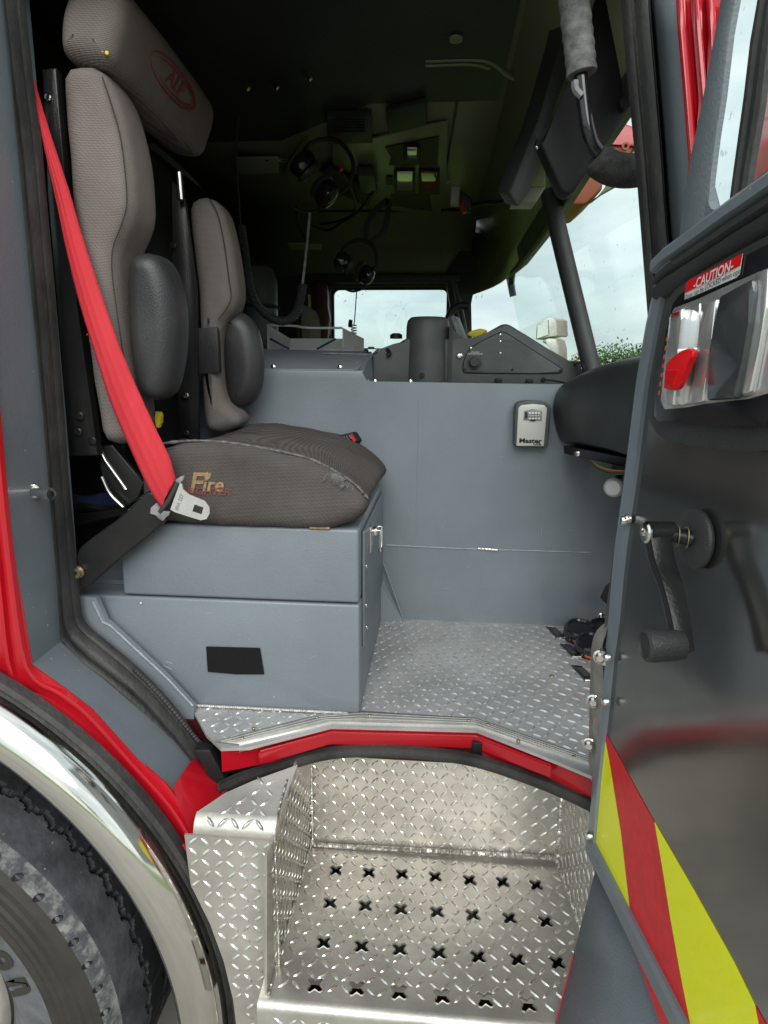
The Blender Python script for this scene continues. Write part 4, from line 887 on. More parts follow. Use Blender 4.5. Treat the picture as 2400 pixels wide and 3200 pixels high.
for _ in range(26):
    on_box = random.random() < .6
    x = random.uniform(330, 1080) if on_box else random.uniform(1250, 1820); y = random.uniform(1910, 2190) if on_box else random.uniform(1260, 1900)
    Yp = 1.0957 if on_box else YT-.0003; p = PY(x, y, Yp); a = random.uniform(-.5, .5)+(1.4 if random.random() < .3 else 0); ln = random.uniform(.004, .022)
    tube('scratch', [p, p+V(math.cos(a)*ln*.5, 0, math.sin(a)*ln*.5+.0006), p+V(math.cos(a)*ln, 0, math.sin(a)*ln)], .00045, 'weldgrey', SB if on_box else tun, 4)

# ================================================================ seat
SE = thing('cab_seat', 'worn grey brown fabric seat with high headrest, side bolsters and black lumbar pads', 'seat', (-.4, 1.3, ztop))
YN = 1.09
def L_(pts, Y): return [PY(x, y, Y) for x, y in pts]
cp_ = [(428, 1560), (432, 1470), (470, 1405), (540, 1380), (640, 1376), (760, 1388), (880, 1412), (990, 1446), (1080, 1496), (1140, 1550), (1160, 1585), (1140, 1622), (1090, 1645), (1020, 1662), (860, 1662), (650, 1652), (480, 1645), (436, 1625)]
cush = cushion('seat_cushion', L_(cp_, YN-.012), V(0, .46, 0), .030, 'fabdark', SE, dome=-.012, wob=.004)
pip = L_(((500, 1393), (600, 1384), (720, 1392), (850, 1414), (960, 1440), (1040, 1478), (1105, 1520), (1148, 1566)), YN-.004)
pip = [p+V(0, .010, .003) for p in pip]
pq = spline(pip, 10); bm = bmesh.new(); add_tube(bm, pq, [.0026*random.uniform(.5, 1.3) for _ in pq], 8); fin('worn_piping', bm, 'fray', cush, True, 40)
pq = [p+V(.0, -.006, -.012) for p in pq]; bm = bmesh.new(); add_tube(bm, pq, .0012, 6); fin('seam', bm, 'seam', cush)
tear = prism('torn_patch', [PY(x, y, YN-.006) for x, y in ((1022, 1478), (1062, 1484), (1082, 1500), (1060, 1508), (1045, 1502), (1030, 1510), (1036, 1496), (1018, 1492))], V(0, .012, 0), 'fray', cush, .001)
for i in range(22):
    x = 1010+random.random()*90; y = 1478+(x-1010)*.38+random.uniform(-4, 10)
    p = PY(x, y, YN-.012); tube('loose_thread', [p, p+V(random.uniform(-.004, .004), -.003, -.004), p+V(random.uniform(-.007, .007), -.004, -.010)], .0006, 'fray', tear, 4)
p_ = PY(985, 1656, YN-.004); box('foam_edge', (p_.x-.012, 1.090, ztop-.001), (p_.x+.026, 1.12, ztop+.005), 'logo1', cush, .002)
# cushion front seam folds
for k, (x0, x1, yy) in enumerate(((1090, 1150, 1600), (1060, 1150, 1622), (1100, 1155, 1580))):
    pass
# print on the cushion side
lo_p = YN-.0135
text('cushion_print', 'F', PY(608, 1512, lo_p), XX, V(0, 0, 1), .052, 'logo1', cush, shear=.25, bold=.02)
text('cushion_print', 'ire', PY(663, 1516, lo_p), XX, V(0, 0, 1), .036, 'logo1', cush, shear=.25, bold=.02)
text('cushion_print', 'FIGHTER', PY(652, 1537, lo_p-.0008), XX, V(0, 0, 1), .018, 'logo2', cush, shear=.15, sx=1.15, bold=.01)
prism('flame_print', [PY(x, y, lo_p) for x, y in ((640, 1497), (636, 1486), (642, 1478), (648, 1474), (652, 1480), (660, 1476), (658, 1490), (652, 1498))], V(0, .0004, 0), 'logo1', cush)
# seat back
nb = [(182, 205), (230, 192), (285, 192), (318, 230), (348, 300), (380, 420), (398, 540), (402, 630), (388, 700), (356, 760), (346, 830), (352, 960), (372, 1120), (398, 1260), (420, 1380), (380, 1388), (312, 1386), (296, 1290), (262, 1080), (226, 800), (202, 500), (186, 300)]
b1 = cushion('side_bolster', L_(nb, 1.075), V(0, .125, 0), .030, 'fabric', SE, dome=.004, wob=.0015)
sm = [p+V(.0, .006, 0) for p in L_(((322, 235), (350, 320), (380, 430), (396, 560), (398, 640), (378, 710), (356, 770), (352, 840), (366, 960), (390, 1120), (412, 1250)), 1.075)]
tube('seam', [p+V(-.004, -.001, 0) for p in sm], .0012, 'seam', b1, 6, 6)
fb = [(582, 640), (612, 612), (655, 612), (690, 650), (712, 740), (728, 850), (736, 925), (722, 970), (690, 1000), (672, 1060), (674, 1180), (690, 1260), (735, 1292), (752, 1315), (730, 1342), (660, 1356), (632, 1335), (625, 1150), (615, 900), (595, 740)]
b2 = cushion('side_bolster', L_(fb, 1.42), V(0, .10, 0), .026, 'fabric', SE, dome=.003, wob=.0012)
tube('seam', L_(((655, 622), (680, 670), (700, 760), (715, 870), (722, 930), (705, 968), (682, 998)), 1.418), .0012, 'seam', b2, 6, 6)
prism('worn_patch', L_(((612, 1025), (678, 1022), (684, 1165), (620, 1170)), 1.4185), V(0, .02, 0), 'pad', b2, .002)
def padm(name, pts, Y, w, r):
    return cushion(name, L_(pts, Y), V(.012, w, 0), r, 'pad', SE, dome=.006)
padm('lumbar_pad', ((388, 815), (415, 792), (455, 794), (480, 815), (503, 865), (520, 940), (526, 1020), (520, 1120), (502, 1205), (480, 1240), (445, 1244), (420, 1215), (402, 1120), (390, 960)), 1.085, .08, .024)
padm('lumbar_pad', ((687, 990), (712, 974), (748, 985), (775, 1020), (792, 1080), (797, 1150), (790, 1220), (765, 1262), (722, 1270), (703, 1240), (693, 1130)), 1.46, .06, .026)
# headrest
hr = [(172, 150), (168, 60), (190, -30), (240, -90), (345, -90), (378, -30), (374, 30), (355, 110), (336, 172), (300, 190), (220, 178)]
H = cushion('headrest', L_(hr, YN-.02), V(-.015, .47, 0), .030, 'fabric', SE, dome=.006, wob=.0015)
tube('seam', [p+V(.001, .004, 0) for p in L_(((378, -40), (372, 30), (356, 105), (332, 172)), YN-.005)], .0014, 'seam', H, 6, 5)
for x, y in ((320, 158), (334, 166)): bolt('yellow_stitch', PY(x, y, YN-.012), V(.5, -1, 0), .003, 'yellow', H)
ha, hb_ = PY(374, 0, YN), PY(338, 165, YN)
hn = (hb_-ha).cross(YY).normalized()
if hn.x < 0: hn = -hn
e0 = PN(545, 258, ha+hn*.014, hn); uL = YY.copy(); uL = (uL-hn*uL.dot(hn)).normalized(); vL = hn.cross(uL)
if vL.z < 0: vL = -vL
bm = bmesh.new(); ring = [e0+uL*(.105*math.cos(t))+vL*(.026*math.sin(t))+hn*.000 for t in [2*math.pi*i/40 for i in range(41)]]
add_tube(bm, ring, .0022, 6); fin('embroidered_ring', bm, 'logo3', H)
bm = bmesh.new(); ring = [e0+uL*(.092*math.cos(t))+vL*(.0185*math.sin(t)) for t in [2*math.pi*i/40 for i in range(41)]]
add_tube(bm, ring, .0014, 6); fin('embroidered_ring', bm, 'logo3', H)
text('embroidered_letters', 'ALF', e0+hn*.001, uL, vL, .038, 'logo3', H, shear=.4, sx=1.25, bold=.02)
# black frame parts
prism('back_frame', L_(((128, 215), (176, 208), (205, 600), (240, 950), (300, 1380), (306, 1425), (205, 1428), (185, 1000), (150, 600)), 1.10), V(0, .02, 0), 'black', SE, .004)
box('back_plate', (-.64, 1.20, 1.49), (-.62, 1.52, 2.10), 'black', SE, .003)
prism('frame_side', [PY(x, y, 1.40) for x, y in ((535, 560), (575, 600), (612, 900), (620, 1380), (560, 1365), (540, 900))], V(0, .012, 0), 'black', SE, .002)
for x, y, Y in ((540, 768, 1.395), (557, 890, 1.395), (560, 1128, 1.395), (573, 1122, 1.395), (580, 1235, 1.395), (583, 1355, 1.395), (150, 305, 1.098), (245, 1350, 1.098), (152, 1350, 1.098), (290, 1378, 1.098), (250, 1300, 1.098)):
    bolt('frame_bolt', PY(x, y, Y), -YY, .008 if x != 150 else .006, 'black' if (x, y) not in ((580, 1235), (150, 305)) else 'chrome', SE)
tube('headrest_post', [PY(560, 540, 1.38), PY(566, 625, 1.38)], .008, 'steel', SE, 10)
tube('frame_strut', [PY(300, 1380, 1.13), PY(330, 1440, 1.13), PY(395, 1530, 1.13)], .004, 'steel', SE, 8)
prism('frame_link', [PY(x, y, 1.13) for x, y in ((315, 1395), (350, 1390), (450, 1510), (430, 1560), (380, 1590), (330, 1530), (312, 1460))], V(0, .01, 0), 'black', SE, .002)
tube('frame_strut', [PY(318, 1490, 1.12), PY(345, 1545, 1.12), (PY(385, 1585, 1.12))], .004, 'steel', SE, 8, 4)
for i in range(5): tube('cloth_bundle', [PY(215, 1555+i*9, 1.25), PY(270, 1560+i*7+random.uniform(-8, 8), 1.24), PY(330, 1555+i*8, 1.25), PY(390, 1560+i*6, 1.25)], .012, 'blue' if i < 3 else 'deep', SE, 8, 4)
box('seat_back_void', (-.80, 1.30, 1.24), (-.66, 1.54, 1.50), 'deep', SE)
for i in range(4): tube('hose', [PY(215, 1615+i*10, 1.22), PY(300, 1605+i*6, 1.2), PY(400, 1590+i*4, 1.2)], .004, 'deep', SE, 8, 4)
lab(prism('release_tab', [PY(x, y, 1.16) for x, y in ((484, 1285), (500, 1288), (504, 1300), (498, 1320), (497, 1338), (486, 1336), (482, 1310))], V(0, .012, 0), 'yellow', SE, .002), 'yellow release tab beside the cushion')
bk = prism('belt_buckle', [PY(x, y, 1.50) for x, y in ((1052, 1362), (1100, 1350), (1118, 1378), (1108, 1392), (1060, 1380))], V(.01, .02, 0), 'deep', SE, .003)
prism('buckle_button', [PY(x, y, 1.497) for x, y in ((1098, 1356), (1112, 1376), (1106, 1382), (1094, 1362))], V(0, .004, 0), 'signred', bk)
for i in range(4): tube('buckle_rib', [PY(1066+i*8, 1366-i*2, 1.497), PY(1074+i*8, 1378-i*2, 1.497)], .001, 'tape', bk, 5)

# ================================================================ seat belt
BT = thing('seat_belt', 'red seat belt webbing pulled across the seat with metal tongue and black sleeve', 'seat belt', PY(400, 1600, 1.06))
bl = [(54, 100), (90, 260), (128, 420), (172, 620), (205, 780), (250, 960), (300, 1120), (345, 1260), (400, 1390), (455, 1510), (503, 1590)]
br = [(58, 100), (108, 260), (150, 400), (212, 590), (262, 760), (325, 950), (375, 1090), (430, 1220), (485, 1340), (528, 1430), (548, 1500)]
Yb = [1.062, 1.06, 1.058, 1.055, 1.052, 1.048, 1.044, 1.04, 1.038, 1.038, 1.042]
pa = spline([PY(x, y, Y) for (x, y), Y in zip(bl, Yb)], 8); pb = spline([PY(x, y, Y) for (x, y), Y in zip(br, Yb)], 8)
secs = []
for i, (a, b) in enumerate(zip(pa, pb)):
    row = []
    for t in range(13):
        u = t/12; rp = .0011*math.cos(u*math.pi*8); row.append(a.lerp(b, u)+V(0, rp-.007*math.sin(math.pi*u), 0)+(a-b).normalized()*(.0004*random.uniform(-1, 1) if t in (0, 12) and 20 < i < 60 else 0))
    secs.append(row+[p+V(0, .0016, 0) for p in row[::-1]])
web = loft('webbing', secs, 'belt', BT, ang=60)
for i in range(16, 56):
    if random.random() < .3:
        p = pa[i] if random.random() < .7 else pb[i]
        tube('frayed_edge', [p, p+V(random.uniform(-.003, .002), -.001, random.uniform(-.004, .004))], .0008, 'belt', web, 4)
tg = [(532, 1592), (548, 1548), (562, 1510), (568, 1512), (572, 1530), (590, 1545), (640, 1566), (654, 1585), (655, 1605), (645, 1622), (628, 1626), (600, 1618), (545, 1600)]
hol = [PY(x, y, 1.030) for x, y in ((612, 1574), (642, 1583), (635, 1608), (605, 1598))]
hol2 = [PY(x, y, 1.030) for x, y in ((608, 1576), (636, 1586), (630, 1608), (601, 1598))]
tng = holed('belt_tongue', [PY(x, y, 1.030) for x, y in tg], [hol2], V(0, .003, 0), 'satin', BT)
text('tongue_stamp', '80A 227', PY(560, 1570, 1.0295), V(.4, 0, .9), V(-.9, 0, .4), .009, 'tape', tng)
tube('tongue_slot_bar', [PY(500, 1600, 1.034), PY(530, 1560, 1.032), PY(556, 1508, 1.032)], .0045, 'blackpl', BT, 8)
for pts in (((548, 1500), (566, 1488), (576, 1486), (572, 1500), (562, 1512), (552, 1520)), ((470, 1588), (488, 1572), (500, 1596), (530, 1600), (526, 1612), (514, 1618), (510, 1630), (496, 1622), (486, 1608), (468, 1606))):
    prism('torn_tape', [PY(x, y, 1.032) for x, y in pts], V(0, .006, 0), 'tape', BT, .001)
slv = [(462, 1530), (492, 1548), (500, 1600), (528, 1622), (450, 1690), (362, 1758), (300, 1815), (262, 1848), (250, 1842), (238, 1790), (232, 1722), (300, 1670), (380, 1612), (430, 1560)]
cushion('black_sleeve', [PY(x, y, 1.050) for x, y in slv], V(0, .016, 0), .006, 'black', BT, sub=1)
bolt('anchor_bolt', PY(246, 1787, 1.048), -YY, .009, 'brass', BT, .010, True)

# ================================================================ key safe
kb = PY(1657, 1330, YT)
KS = thing('key_safe', 'small white faced combination key safe with black surround on the grey tunnel wall', 'key safe', (kb.x, YT, kb.z))
kl = [(1601, 1385), (1604, 1270), (1612, 1255), (1640, 1249), (1690, 1251), (1710, 1260), (1716, 1275), (1707, 1388), (1698, 1396), (1612, 1395)]
body = prism('case', [PY(x, y, YT-.001) for x, y in kl], V(0, -.030, 0), 'greypl', KS, .006, 4)
fl_ = [(1613, 1393), (1619, 1275), (1628, 1266), (1664, 1262), (1700, 1266), (1709, 1276), (1699, 1394)]
YK = YT-.0305
face = prism('face', [PY(x, y, YK) for x, y in fl_], V(0, -.004, 0), 'silverpl', KS, .0015)
YK2 = YK-.0045
prism('dial_window', [PY(x, y, YK2) for x, y in ((1636, 1312), (1638, 1284), (1664, 1278), (1694, 1284), (1693, 1314))], V(0, -.002, 0), 'tape', face, .0005)
for i in range(4):
    x = 1652+i*9.5
    for j in range(3): prism('dial_wheel', [PY(x+a, 1288+j*8+b, YK2-.0022) for a, b in ((0, 0), (6.5, 0), (6.5, 6), (0, 6))], V(0, -.0015, 0), 'signwhite' if j != 1 else 'steel', face, .0003)
    for j in range(2): prism('dial_mark', [PY(x+a, 1295+j*8+b, YK2-.004) for a, b in ((0, 0), (6.5, 0), (6.5, 1.5), (0, 1.5))], V(0, -.0002, 0), 'ink', face)
prism('release_slide', [PY(x, y, YK2-.0022) for x, y in ((1641, 1288), (1648, 1288), (1648, 1306), (1641, 1306))], V(0, -.002, 0), 'ink', face)
prism('release_lip', [PY(x, y, YK2-.001) for x, y in ((1655, 1312), (1676, 1312), (1672, 1316), (1659, 1316))], V(0, -.002, 0), 'ink', face)
text('maker_lettering', 'Master', PY(1657, 1378, YK2), XX, ZZ, .0155, 'ink', face, bold=.035, sx=1.25)
text('maker_lettering', 'Lock', PY(1679, 1388, YK2), XX, ZZ, .008, 'ink', face, bold=.03, sx=1.2)

# ================================================================ loose things in the cab
TY_ = thing('plastic_tray', 'white open plastic tray on the engine cover, seen in front of the far window', 'tray', PY(955, 1090, 2.05))
a0, a1 = 2.0, 2.30
zb_ = PY(955, 1095, a0).z
xA, xB = PY(836, 1085, a0).x, PY(1100, 1090, a0).x
box('tray_base', (xA, a0, zb_), (xB, a1, zb_+.003), 'tray', TY_)
zt_ = PY(836, 1016, a0).z
prism('tray_side', [V(xA, a0, zb_+.003), V(xA, a1, zb_+.003), V(xA, a1, zb_+.052), V(xA, a0+.01, zt_), V(xA, a0, zt_)], V(.003, 0, 0), 'tray', TY_)
prism('tray_side', [V(xB-.03, a0, zb_+.003), V(xB, a1, zb_+.003), V(xB, a1, zb_+.052), V(xB-.03, a0, zt_-.008)], V(.003, 0, 0), 'tray', TY_)
box('tray_back', (xA, a1, zb_+.003), (xB, a1+.004, zb_+.052), 'tray', TY_)
tube('tray_rim', [V(xA, a0, zt_), V(xA+.08, a0, zt_-.002), V((xA+xB)/2, a0, zt_-.008), V(xB-.03, a0, zt_-.008)], .0035, 'tray', TY_, 8, 5)
for sx_, xx in ((1, xA+.01), (-1, xB-.05)): tube('tray_cord', [V(xx, a0-.004, zb_+.035), V(xx+sx_*.02, a0-.005, zb_+.025), V(xx+sx_*.06, a0-.004, zb_+.004)], .003, 'blue', TY_, 6, 4)

def helix(c, turns, R, n=10):
    """coil along a polyline"""
    pts = []; k = len(c); Ls = [0]
    for i in range(1, k): Ls.append(Ls[-1]+(c[i]-c[i-1]).length)
    T = (c[1]-c[0]).normalized(); A = YY.copy(); A = (A-T*A.dot(T)).normalized(); tot = turns*n; i = 0
    for s in range(tot+1):
        d = Ls[-1]*s/tot
        while i < k-2 and Ls[i+1] < d: i += 1
        t = (d-Ls[i])/(Ls[i+1]-Ls[i]); p = c[i].lerp(c[i+1], t); T = (c[i+1]-c[i]).normalized(); A = (A-T*A.dot(T)).normalized(); B = T.cross(A)
        a = 2*math.pi*s/n; pts.append(p+(A*math.cos(a)+B*math.sin(a))*R)
    return pts
def headset(x, y, Y, sc, tilt, label, strap):
    c = PY(x, y, Y); t = thing('headset', label, 'headset', c, 'intercom headsets hanging in the cab')
    ca, sa = math.cos(tilt), math.sin(tilt)
    def q(a, b, d=0): return c+V((a*ca-b*sa)*sc, d*sc, (a*sa+b*ca)*sc)
    tube('headband', [q(-.075, 0), q(-.085, .06), q(-.05, .115), q(0, .13), q(.05, .115), q(.085, .06), q(.075, 0)], [.006]*31, 'deep', t, 8, 5)
    for s in (-1, 1):
        d = V(ca*s, -.25, sa*s).normalized()
        cup = lathe('ear_cup', [(0, 0), (.022, 0), (.036, .006), (.040, .016), (.040, .030), (.034, .042), (.02, .048), (0, .049)], q(s*.035, 0), d, 'gloss', t, 24, .85*sc, 1.1*sc)
        lathe('ear_cushion', [(.018, -.016), (.034, -.016), (.041, -.008), (.041, 0), (.036, .002), (.02, .002)], q(s*.035, 0), d, 'pad', t, 24, .85*sc, 1.1*sc)
    tube('microphone_boom', [q(.07, -.02, -.02), q(.09, -.06, -.06), q(.06, -.10, -.09), q(.02, -.11, -.10)], .0035, 'deep', t, 8, 5)
    if strap:
        for dx in (-.02, .02): sweep('hanging_strap', spline([q(dx*.4, .13), q(dx*2.0, .20), q(dx*1.6, .27), q(0, .34)], 5), [(-.001, -.010), (.001, -.010), (.001, .010), (-.001, .010)], YY, 'deep', t)
    return t
headset(985, 560, 2.0, .95, math.radians(-50), 'black headset hanging from the roof beside the overhead switch panel', False)
headset(1108, 838, 2.25, .72, math.radians(-28), 'black headset hanging on a strap in front of the far window', True)
CCD = thing('coiled_cord', 'long black coiled cord looping down between the seat and the tray', 'cord', PY(860, 1000, 1.9))
cl_ = spline([PY(x, y, 1.9) for x, y in ((752, 705), (765, 790), (775, 870), (795, 940), (835, 985), (880, 1004), (920, 985), (940, 930), (945, 888))], 8)
tube('coil', helix(cl_, 74, .0105, 9), .0034, 'blackpl', CCD, 5)
tube('cord_lead', [PY(x, y, 1.9) for x, y in ((752, 705), (745, 600), (738, 480), (745, 380), (765, 310), (770, 285))], .003, 'blackpl', CCD, 6, 5)
tube('cord_lead', [PY(x, y, 1.9) for x, y in ((945, 888), (955, 800), (965, 700), (968, 665))], .004, 'tape', CCD, 6, 4)
C2 = thing('spiral_lead', 'thin purple spiral lead hanging against the far window', 'cord', PY(1105, 1050, 2.25))
tube('coil', helix([PY(1105, 1015, 2.3), PY(1108, 1088, 2.3)], 9, .010, 10), .0018, 'blue', C2, 5)
tube('lead', [PY(x, y, 2.3) for x, y in ((1118, 870), (1113, 930), (1108, 1000), (1105, 1015))], .002, 'blue', C2, 5, 4)
tube('knot', helix([PY(1090, 1010, 2.3), PY(1100, 1012, 2.3)], 4, .012, 9), .002, 'deep', C2, 5)
G1 = prism('console_cover', [PY(x, y, 1.85) for x, y in ((1458, 1042), (1470, 1034), (1500, 1026), (1518, 1030), (1508, 1048), (1484, 1056), (1464, 1050))], V(.01, .04, 0), 'yellow', None, .004)
tag(G1, 'small yellow moulded cover on the console beside the dark post', 'cover')
G2 = thing('grey_terminal', 'grey tilted data terminal case behind the console post', 'terminal', PY(1415, 1040, 1.9))
prism('terminal_case', [PY(x, y, 1.88) for x, y in ((1382, 1003), (1410, 990), (1416, 984), (1446, 1062), (1436, 1070), (1412, 1062))], V(.02, .06, 0), 'greypl', G2, .004)
prism('terminal_edge', [PY(x, y, 1.875) for x, y in ((1408, 990), (1417, 983), (1448, 1062), (1436, 1066))], V(0, .01, 0), 'tape', G2, .001)
DS = thing('rear_seat', 'beige seat back at the far side behind the white tray', 'seat', PY(940, 1040, 2.7))
cushion('seat_back', [PY(x, y, 2.7) for x, y in ((918, 1090), (916, 990), (922, 955), (940, 945), (958, 960), (966, 1000), (968, 1090))], V(0, .3, 0), .04, 'fabric', DS)
box('seat_base', (PY(918, 1100, 2.7).x-.05, 2.7, 1.3), (PY(968, 1100, 2.7).x+.25, 3.0, 1.5), 'fabdark', DS, .03)
box('seat_frame', (PY(918, 1100, 2.7).x-.05, 2.72, 1.0), (PY(968, 1100, 2.7).x+.2, 2.98, 1.3), 'black', DS, .01)
CY_ = thing('air_cylinder', 'dark upright breathing air cylinder bracketed behind the near seat', 'cylinder', PY(800, 1050, 2.3))
lathe('cylinder_body', [(0, -.25), (.07, -.24), (.075, -.2), (.075, .14), (.06, .18), (.02, .2), (0, .2)], PY(805, 1000, 2.35), ZZ, 'greypl', CY_, 24)
tube('cylinder_strap', [PY(805, 960, 2.35)+V(.076*math.cos(t), .076*math.sin(t), 0) for t in [i*.4 for i in range(16)]], .006, 'deep', CY_, 6)
LJ = thing('red_jacket', 'dark red jacket hanging by the far window', 'jacket', PY(1010, 980, 3.0))
cushion('jacket_body', [PY(x, y, 3.0) for x, y in ((975, 885), (1000, 868), (1024, 885), (1030, 1090), (968, 1090))], V(0, .08, 0), .02, 'underred', LJ, wob=.006)
prism('yellow_tag', [PY(x, y, 2.99) for x, y in ((962, 920), (970, 922), (972, 965), (964, 965))], V(0, .004, 0), 'yellow', LJ)

# ================================================================ the open door
O = PY(1850, 2650, .9); O = V(O.x, O.y, 0); D = V(.13, -.99, 0).normalized(); Nn = V(.99, .13, 0).normalized()   # Nn points away from the cab opening
DO = thing('cab_door', 'open cab door with dark metal inner skin, chrome latch, window crank and yellow red chevron tape', 'door', (O.x, O.y, .9))
def pd(x, y, off=0.): return PN(x, y, O-Nn*off, Nn)
sz = lambda s, z, off=0.: V(O.x, O.y, z)+D*s-Nn*off
p_tl, p_bl = pd(2062, 815), pd(1850, 2640)
s_of = lambda p: (p-O).dot(D)
# lower slab
low = [V(p_bl.x, p_bl.y, .90), sz(.78, .90), sz(.78, 1.93), sz(.24, 1.838), sz(.10, 1.812), pd(2090, 800), pd(2066, 822), pd(2040, 950), pd(1950, 1480), pd(1890, 1940)]
prism('inner_skin', low, Nn*.004, 'doormetal', DO)
prism('outer_skin', [p+Nn*.048 for p in low], Nn*.004, 'red', DO)
edge_l = [(2062, 806), (2040, 915), (2018, 1013), (1988, 1190), (1950, 1500), (1922, 1700), (1912, 1800), (1900, 1947), (1889, 2060), (1884, 2190), (1870, 2300), (1851, 2450), (1838, 2600), (1834, 2655)]
edge_r = [(2096, 812), (2066, 925), (2048, 1013), (2016, 1190), (1977, 1500), (1948, 1700), (1937, 1800), (1924, 1947), (1908, 2060), (1896, 2190), (1884, 2300), (1868, 2450), (1856, 2600), (1852, 2650)]
secs = []
for (xa, ya), (xb, yb_) in zip(edge_l, edge_r):
    a, b = pd(xa, ya, .004), pd(xb, yb_, .006)
    secs.append([b+Nn*.005, b, a.lerp(b, .4)-Nn*.002, a, a+Nn*.045, a+D*.02+Nn*.05, b+Nn*.01])
loft('edge_flange', secs, 'grey', DO, ang=40)
# bottom flange, lower flap
bf = [(1838, 2640), (1900, 2760), (2010, 2975), (2090, 3130), (2180, 3300)]
bf2 = [(1862, 2606), (1935, 2790), (1990, 2935), (2070, 3150), (2110, 3300)]
a = [pd(x, y, 0) for x, y in bf]
sweep('bottom_flange', [V(p_bl.x, p_bl.y, .905), sz(.35, .905), sz(.78, .905)], [(-.012, -.05), (.016, -.05), (.016, .006), (.010, .010), (-.012, .010)], ZZ, 'greydoor', DO)
fq = [PY(1862, 2712, .885), PY(1800, 2950, .835), PY(1738, 3190, .795), PY(1690, 3400, .765), PY(2300, 3400, .60), PY(2150, 3225, .655), PY(2005, 2960, .75), PY(1905, 2775, .845)]
fo = loft('lower_body_panel', [fq[:4], [fq[7], fq[6], fq[5], fq[4]]], 'greydoor', FE, closed=False, cap=False); solid(fo, .006, 1)
for i in range(1, 3): tube('red_panel_edge', [fq[i].lerp(fq[i+1], .15), fq[i+1]], .0010, 'red', fo, 6)
# chevron tape
def tape(name, pts, m_, off=.0009): return prism(name, [pd(x, y, off) for x, y in pts], Nn*.0006, m_, DO)
tape('yellow_stripe', ((1885, 2277), (1907, 2400), (1940, 2606), (1962, 2790), (1983, 2975), (1940, 2860), (1853, 2612), (1862, 2500)), 'hivis')
tape('red_stripe', ((1885, 2275), (1960, 2415), (2043, 2568), (2068, 2716), (2092, 2867), (2122, 3035), (2180, 3330), (2120, 3350), (2062, 3200), (2020, 3075), (1984, 2975), (1962, 2790), (1941, 2606), (1908, 2400)), 'redtape')
tape('yellow_stripe', ((2045, 2569), (2170, 2785), (2294, 3008), (2358, 3140), (2370, 3200), (2400, 3350), (2182, 3330), (2124, 3035), (2094, 2867), (2070, 2716)), 'hivis')
tape('red_stripe', ((2360, 3142), (2440, 3290), (2480, 3380), (2404, 3350), (2372, 3200)), 'redtape')
# beltline moulding and upper frame
bl_ = [sz(.0, 1.80, .0), sz(.05, 1.805, .0), sz(.12, 1.819), sz(.24, 1.845), sz(.40, 1.88), sz(.78, 1.96)]
secs = []
pa_ = [pd(x, y) for x, y in ((2066, 806), (2100, 772), (2200, 700), (2300, 626), (2400, 556), (2560, 440))]
for i, p in enumerate(pa_):
    secs.append([p+ZZ*.0, p-Nn*.010+ZZ*-.001, p-Nn*.014-ZZ*.006, p-Nn*.013-ZZ*.016, p-Nn*.004-ZZ*.020, p+Nn*.04-ZZ*.02, p+Nn*.045])
loft('beltline_flange', secs, 'grey', DO, ang=40)
secs = []
for i, p in enumerate(pa_):
    q = p-ZZ*.021+D*.012; secs.append([q, q-Nn*.012-ZZ*.002, q-Nn*.014-ZZ*.010, q-Nn*.008-ZZ*.014, q-Nn*.014-ZZ*.018, q-Nn*.012-ZZ*.028, q-ZZ*.034])
loft('beltline_rubber', secs, 'blackpl', DO, ang=60)
fr_l = [(2262, -40), (2240, 80), (2200, 290), (2160, 480), (2140, 610), (2122, 752)]
fr_r = [(2305, -40), (2278, 110), (2256, 300), (2236, 430), (2220, 560), (2212, 690)]
secs = []
for (xa, ya), (xb, yb_) in zip(fr_l, fr_r):
    a, b = pd(xa, ya), pd(xb, yb_); secs.append([a, a.lerp(b, .1)-Nn*.002, a.lerp(b, .9)-Nn*.002, b, b+Nn*.006, a+Nn*.006])
loft('window_frame', secs, 'greydoor', DO, ang=40)
prism('frame_corner', [pd(x, y, .0015) for x, y in ((2200, 560), (2214, 648), (2222, 660), (2240, 662), (2290, 628), (2290, 640), (2180, 712), (2150, 712))], Nn*.012, 'greydoor', DO, .002)
ch_l = [(2380, -40), (2350, 130), (2330, 300), (2312, 430), (2298, 530), (2282, 650)]
ch_r = [(2430, -40), (2400, 180), (2382, 330), (2362, 450), (2350, 520), (2336, 620)]
secs = []
for (xa, ya), (xb, yb_) in zip(ch_l, ch_r):
    a, b = pd(xa, ya), pd(xb, yb_); secs.append([a, a-Nn*.002, a.lerp(b, .3)-Nn*.004, a.lerp(b, .4)-Nn*.001, a.lerp(b, .7)-Nn*.001, a.lerp(b, .8)-Nn*.004, b-Nn*.002, b, b+Nn*.004, a+Nn*.004])
loft('window_channel', secs, 'rubber', DO, ang=40)
prism('quarter_glass', [pd(x, y, -.012) for x, y in ((2300, -40), (2205, 690), (2290, 640), (2385, -40))], Nn*.004, 'glass', DO)
prism('sliding_glass', [pd(x, y, -.012) for x, y in ((2425, -40), (2334, 625), (2500, 500), (2700, 300), (2700, -40))], Nn*.004, 'glass', DO)
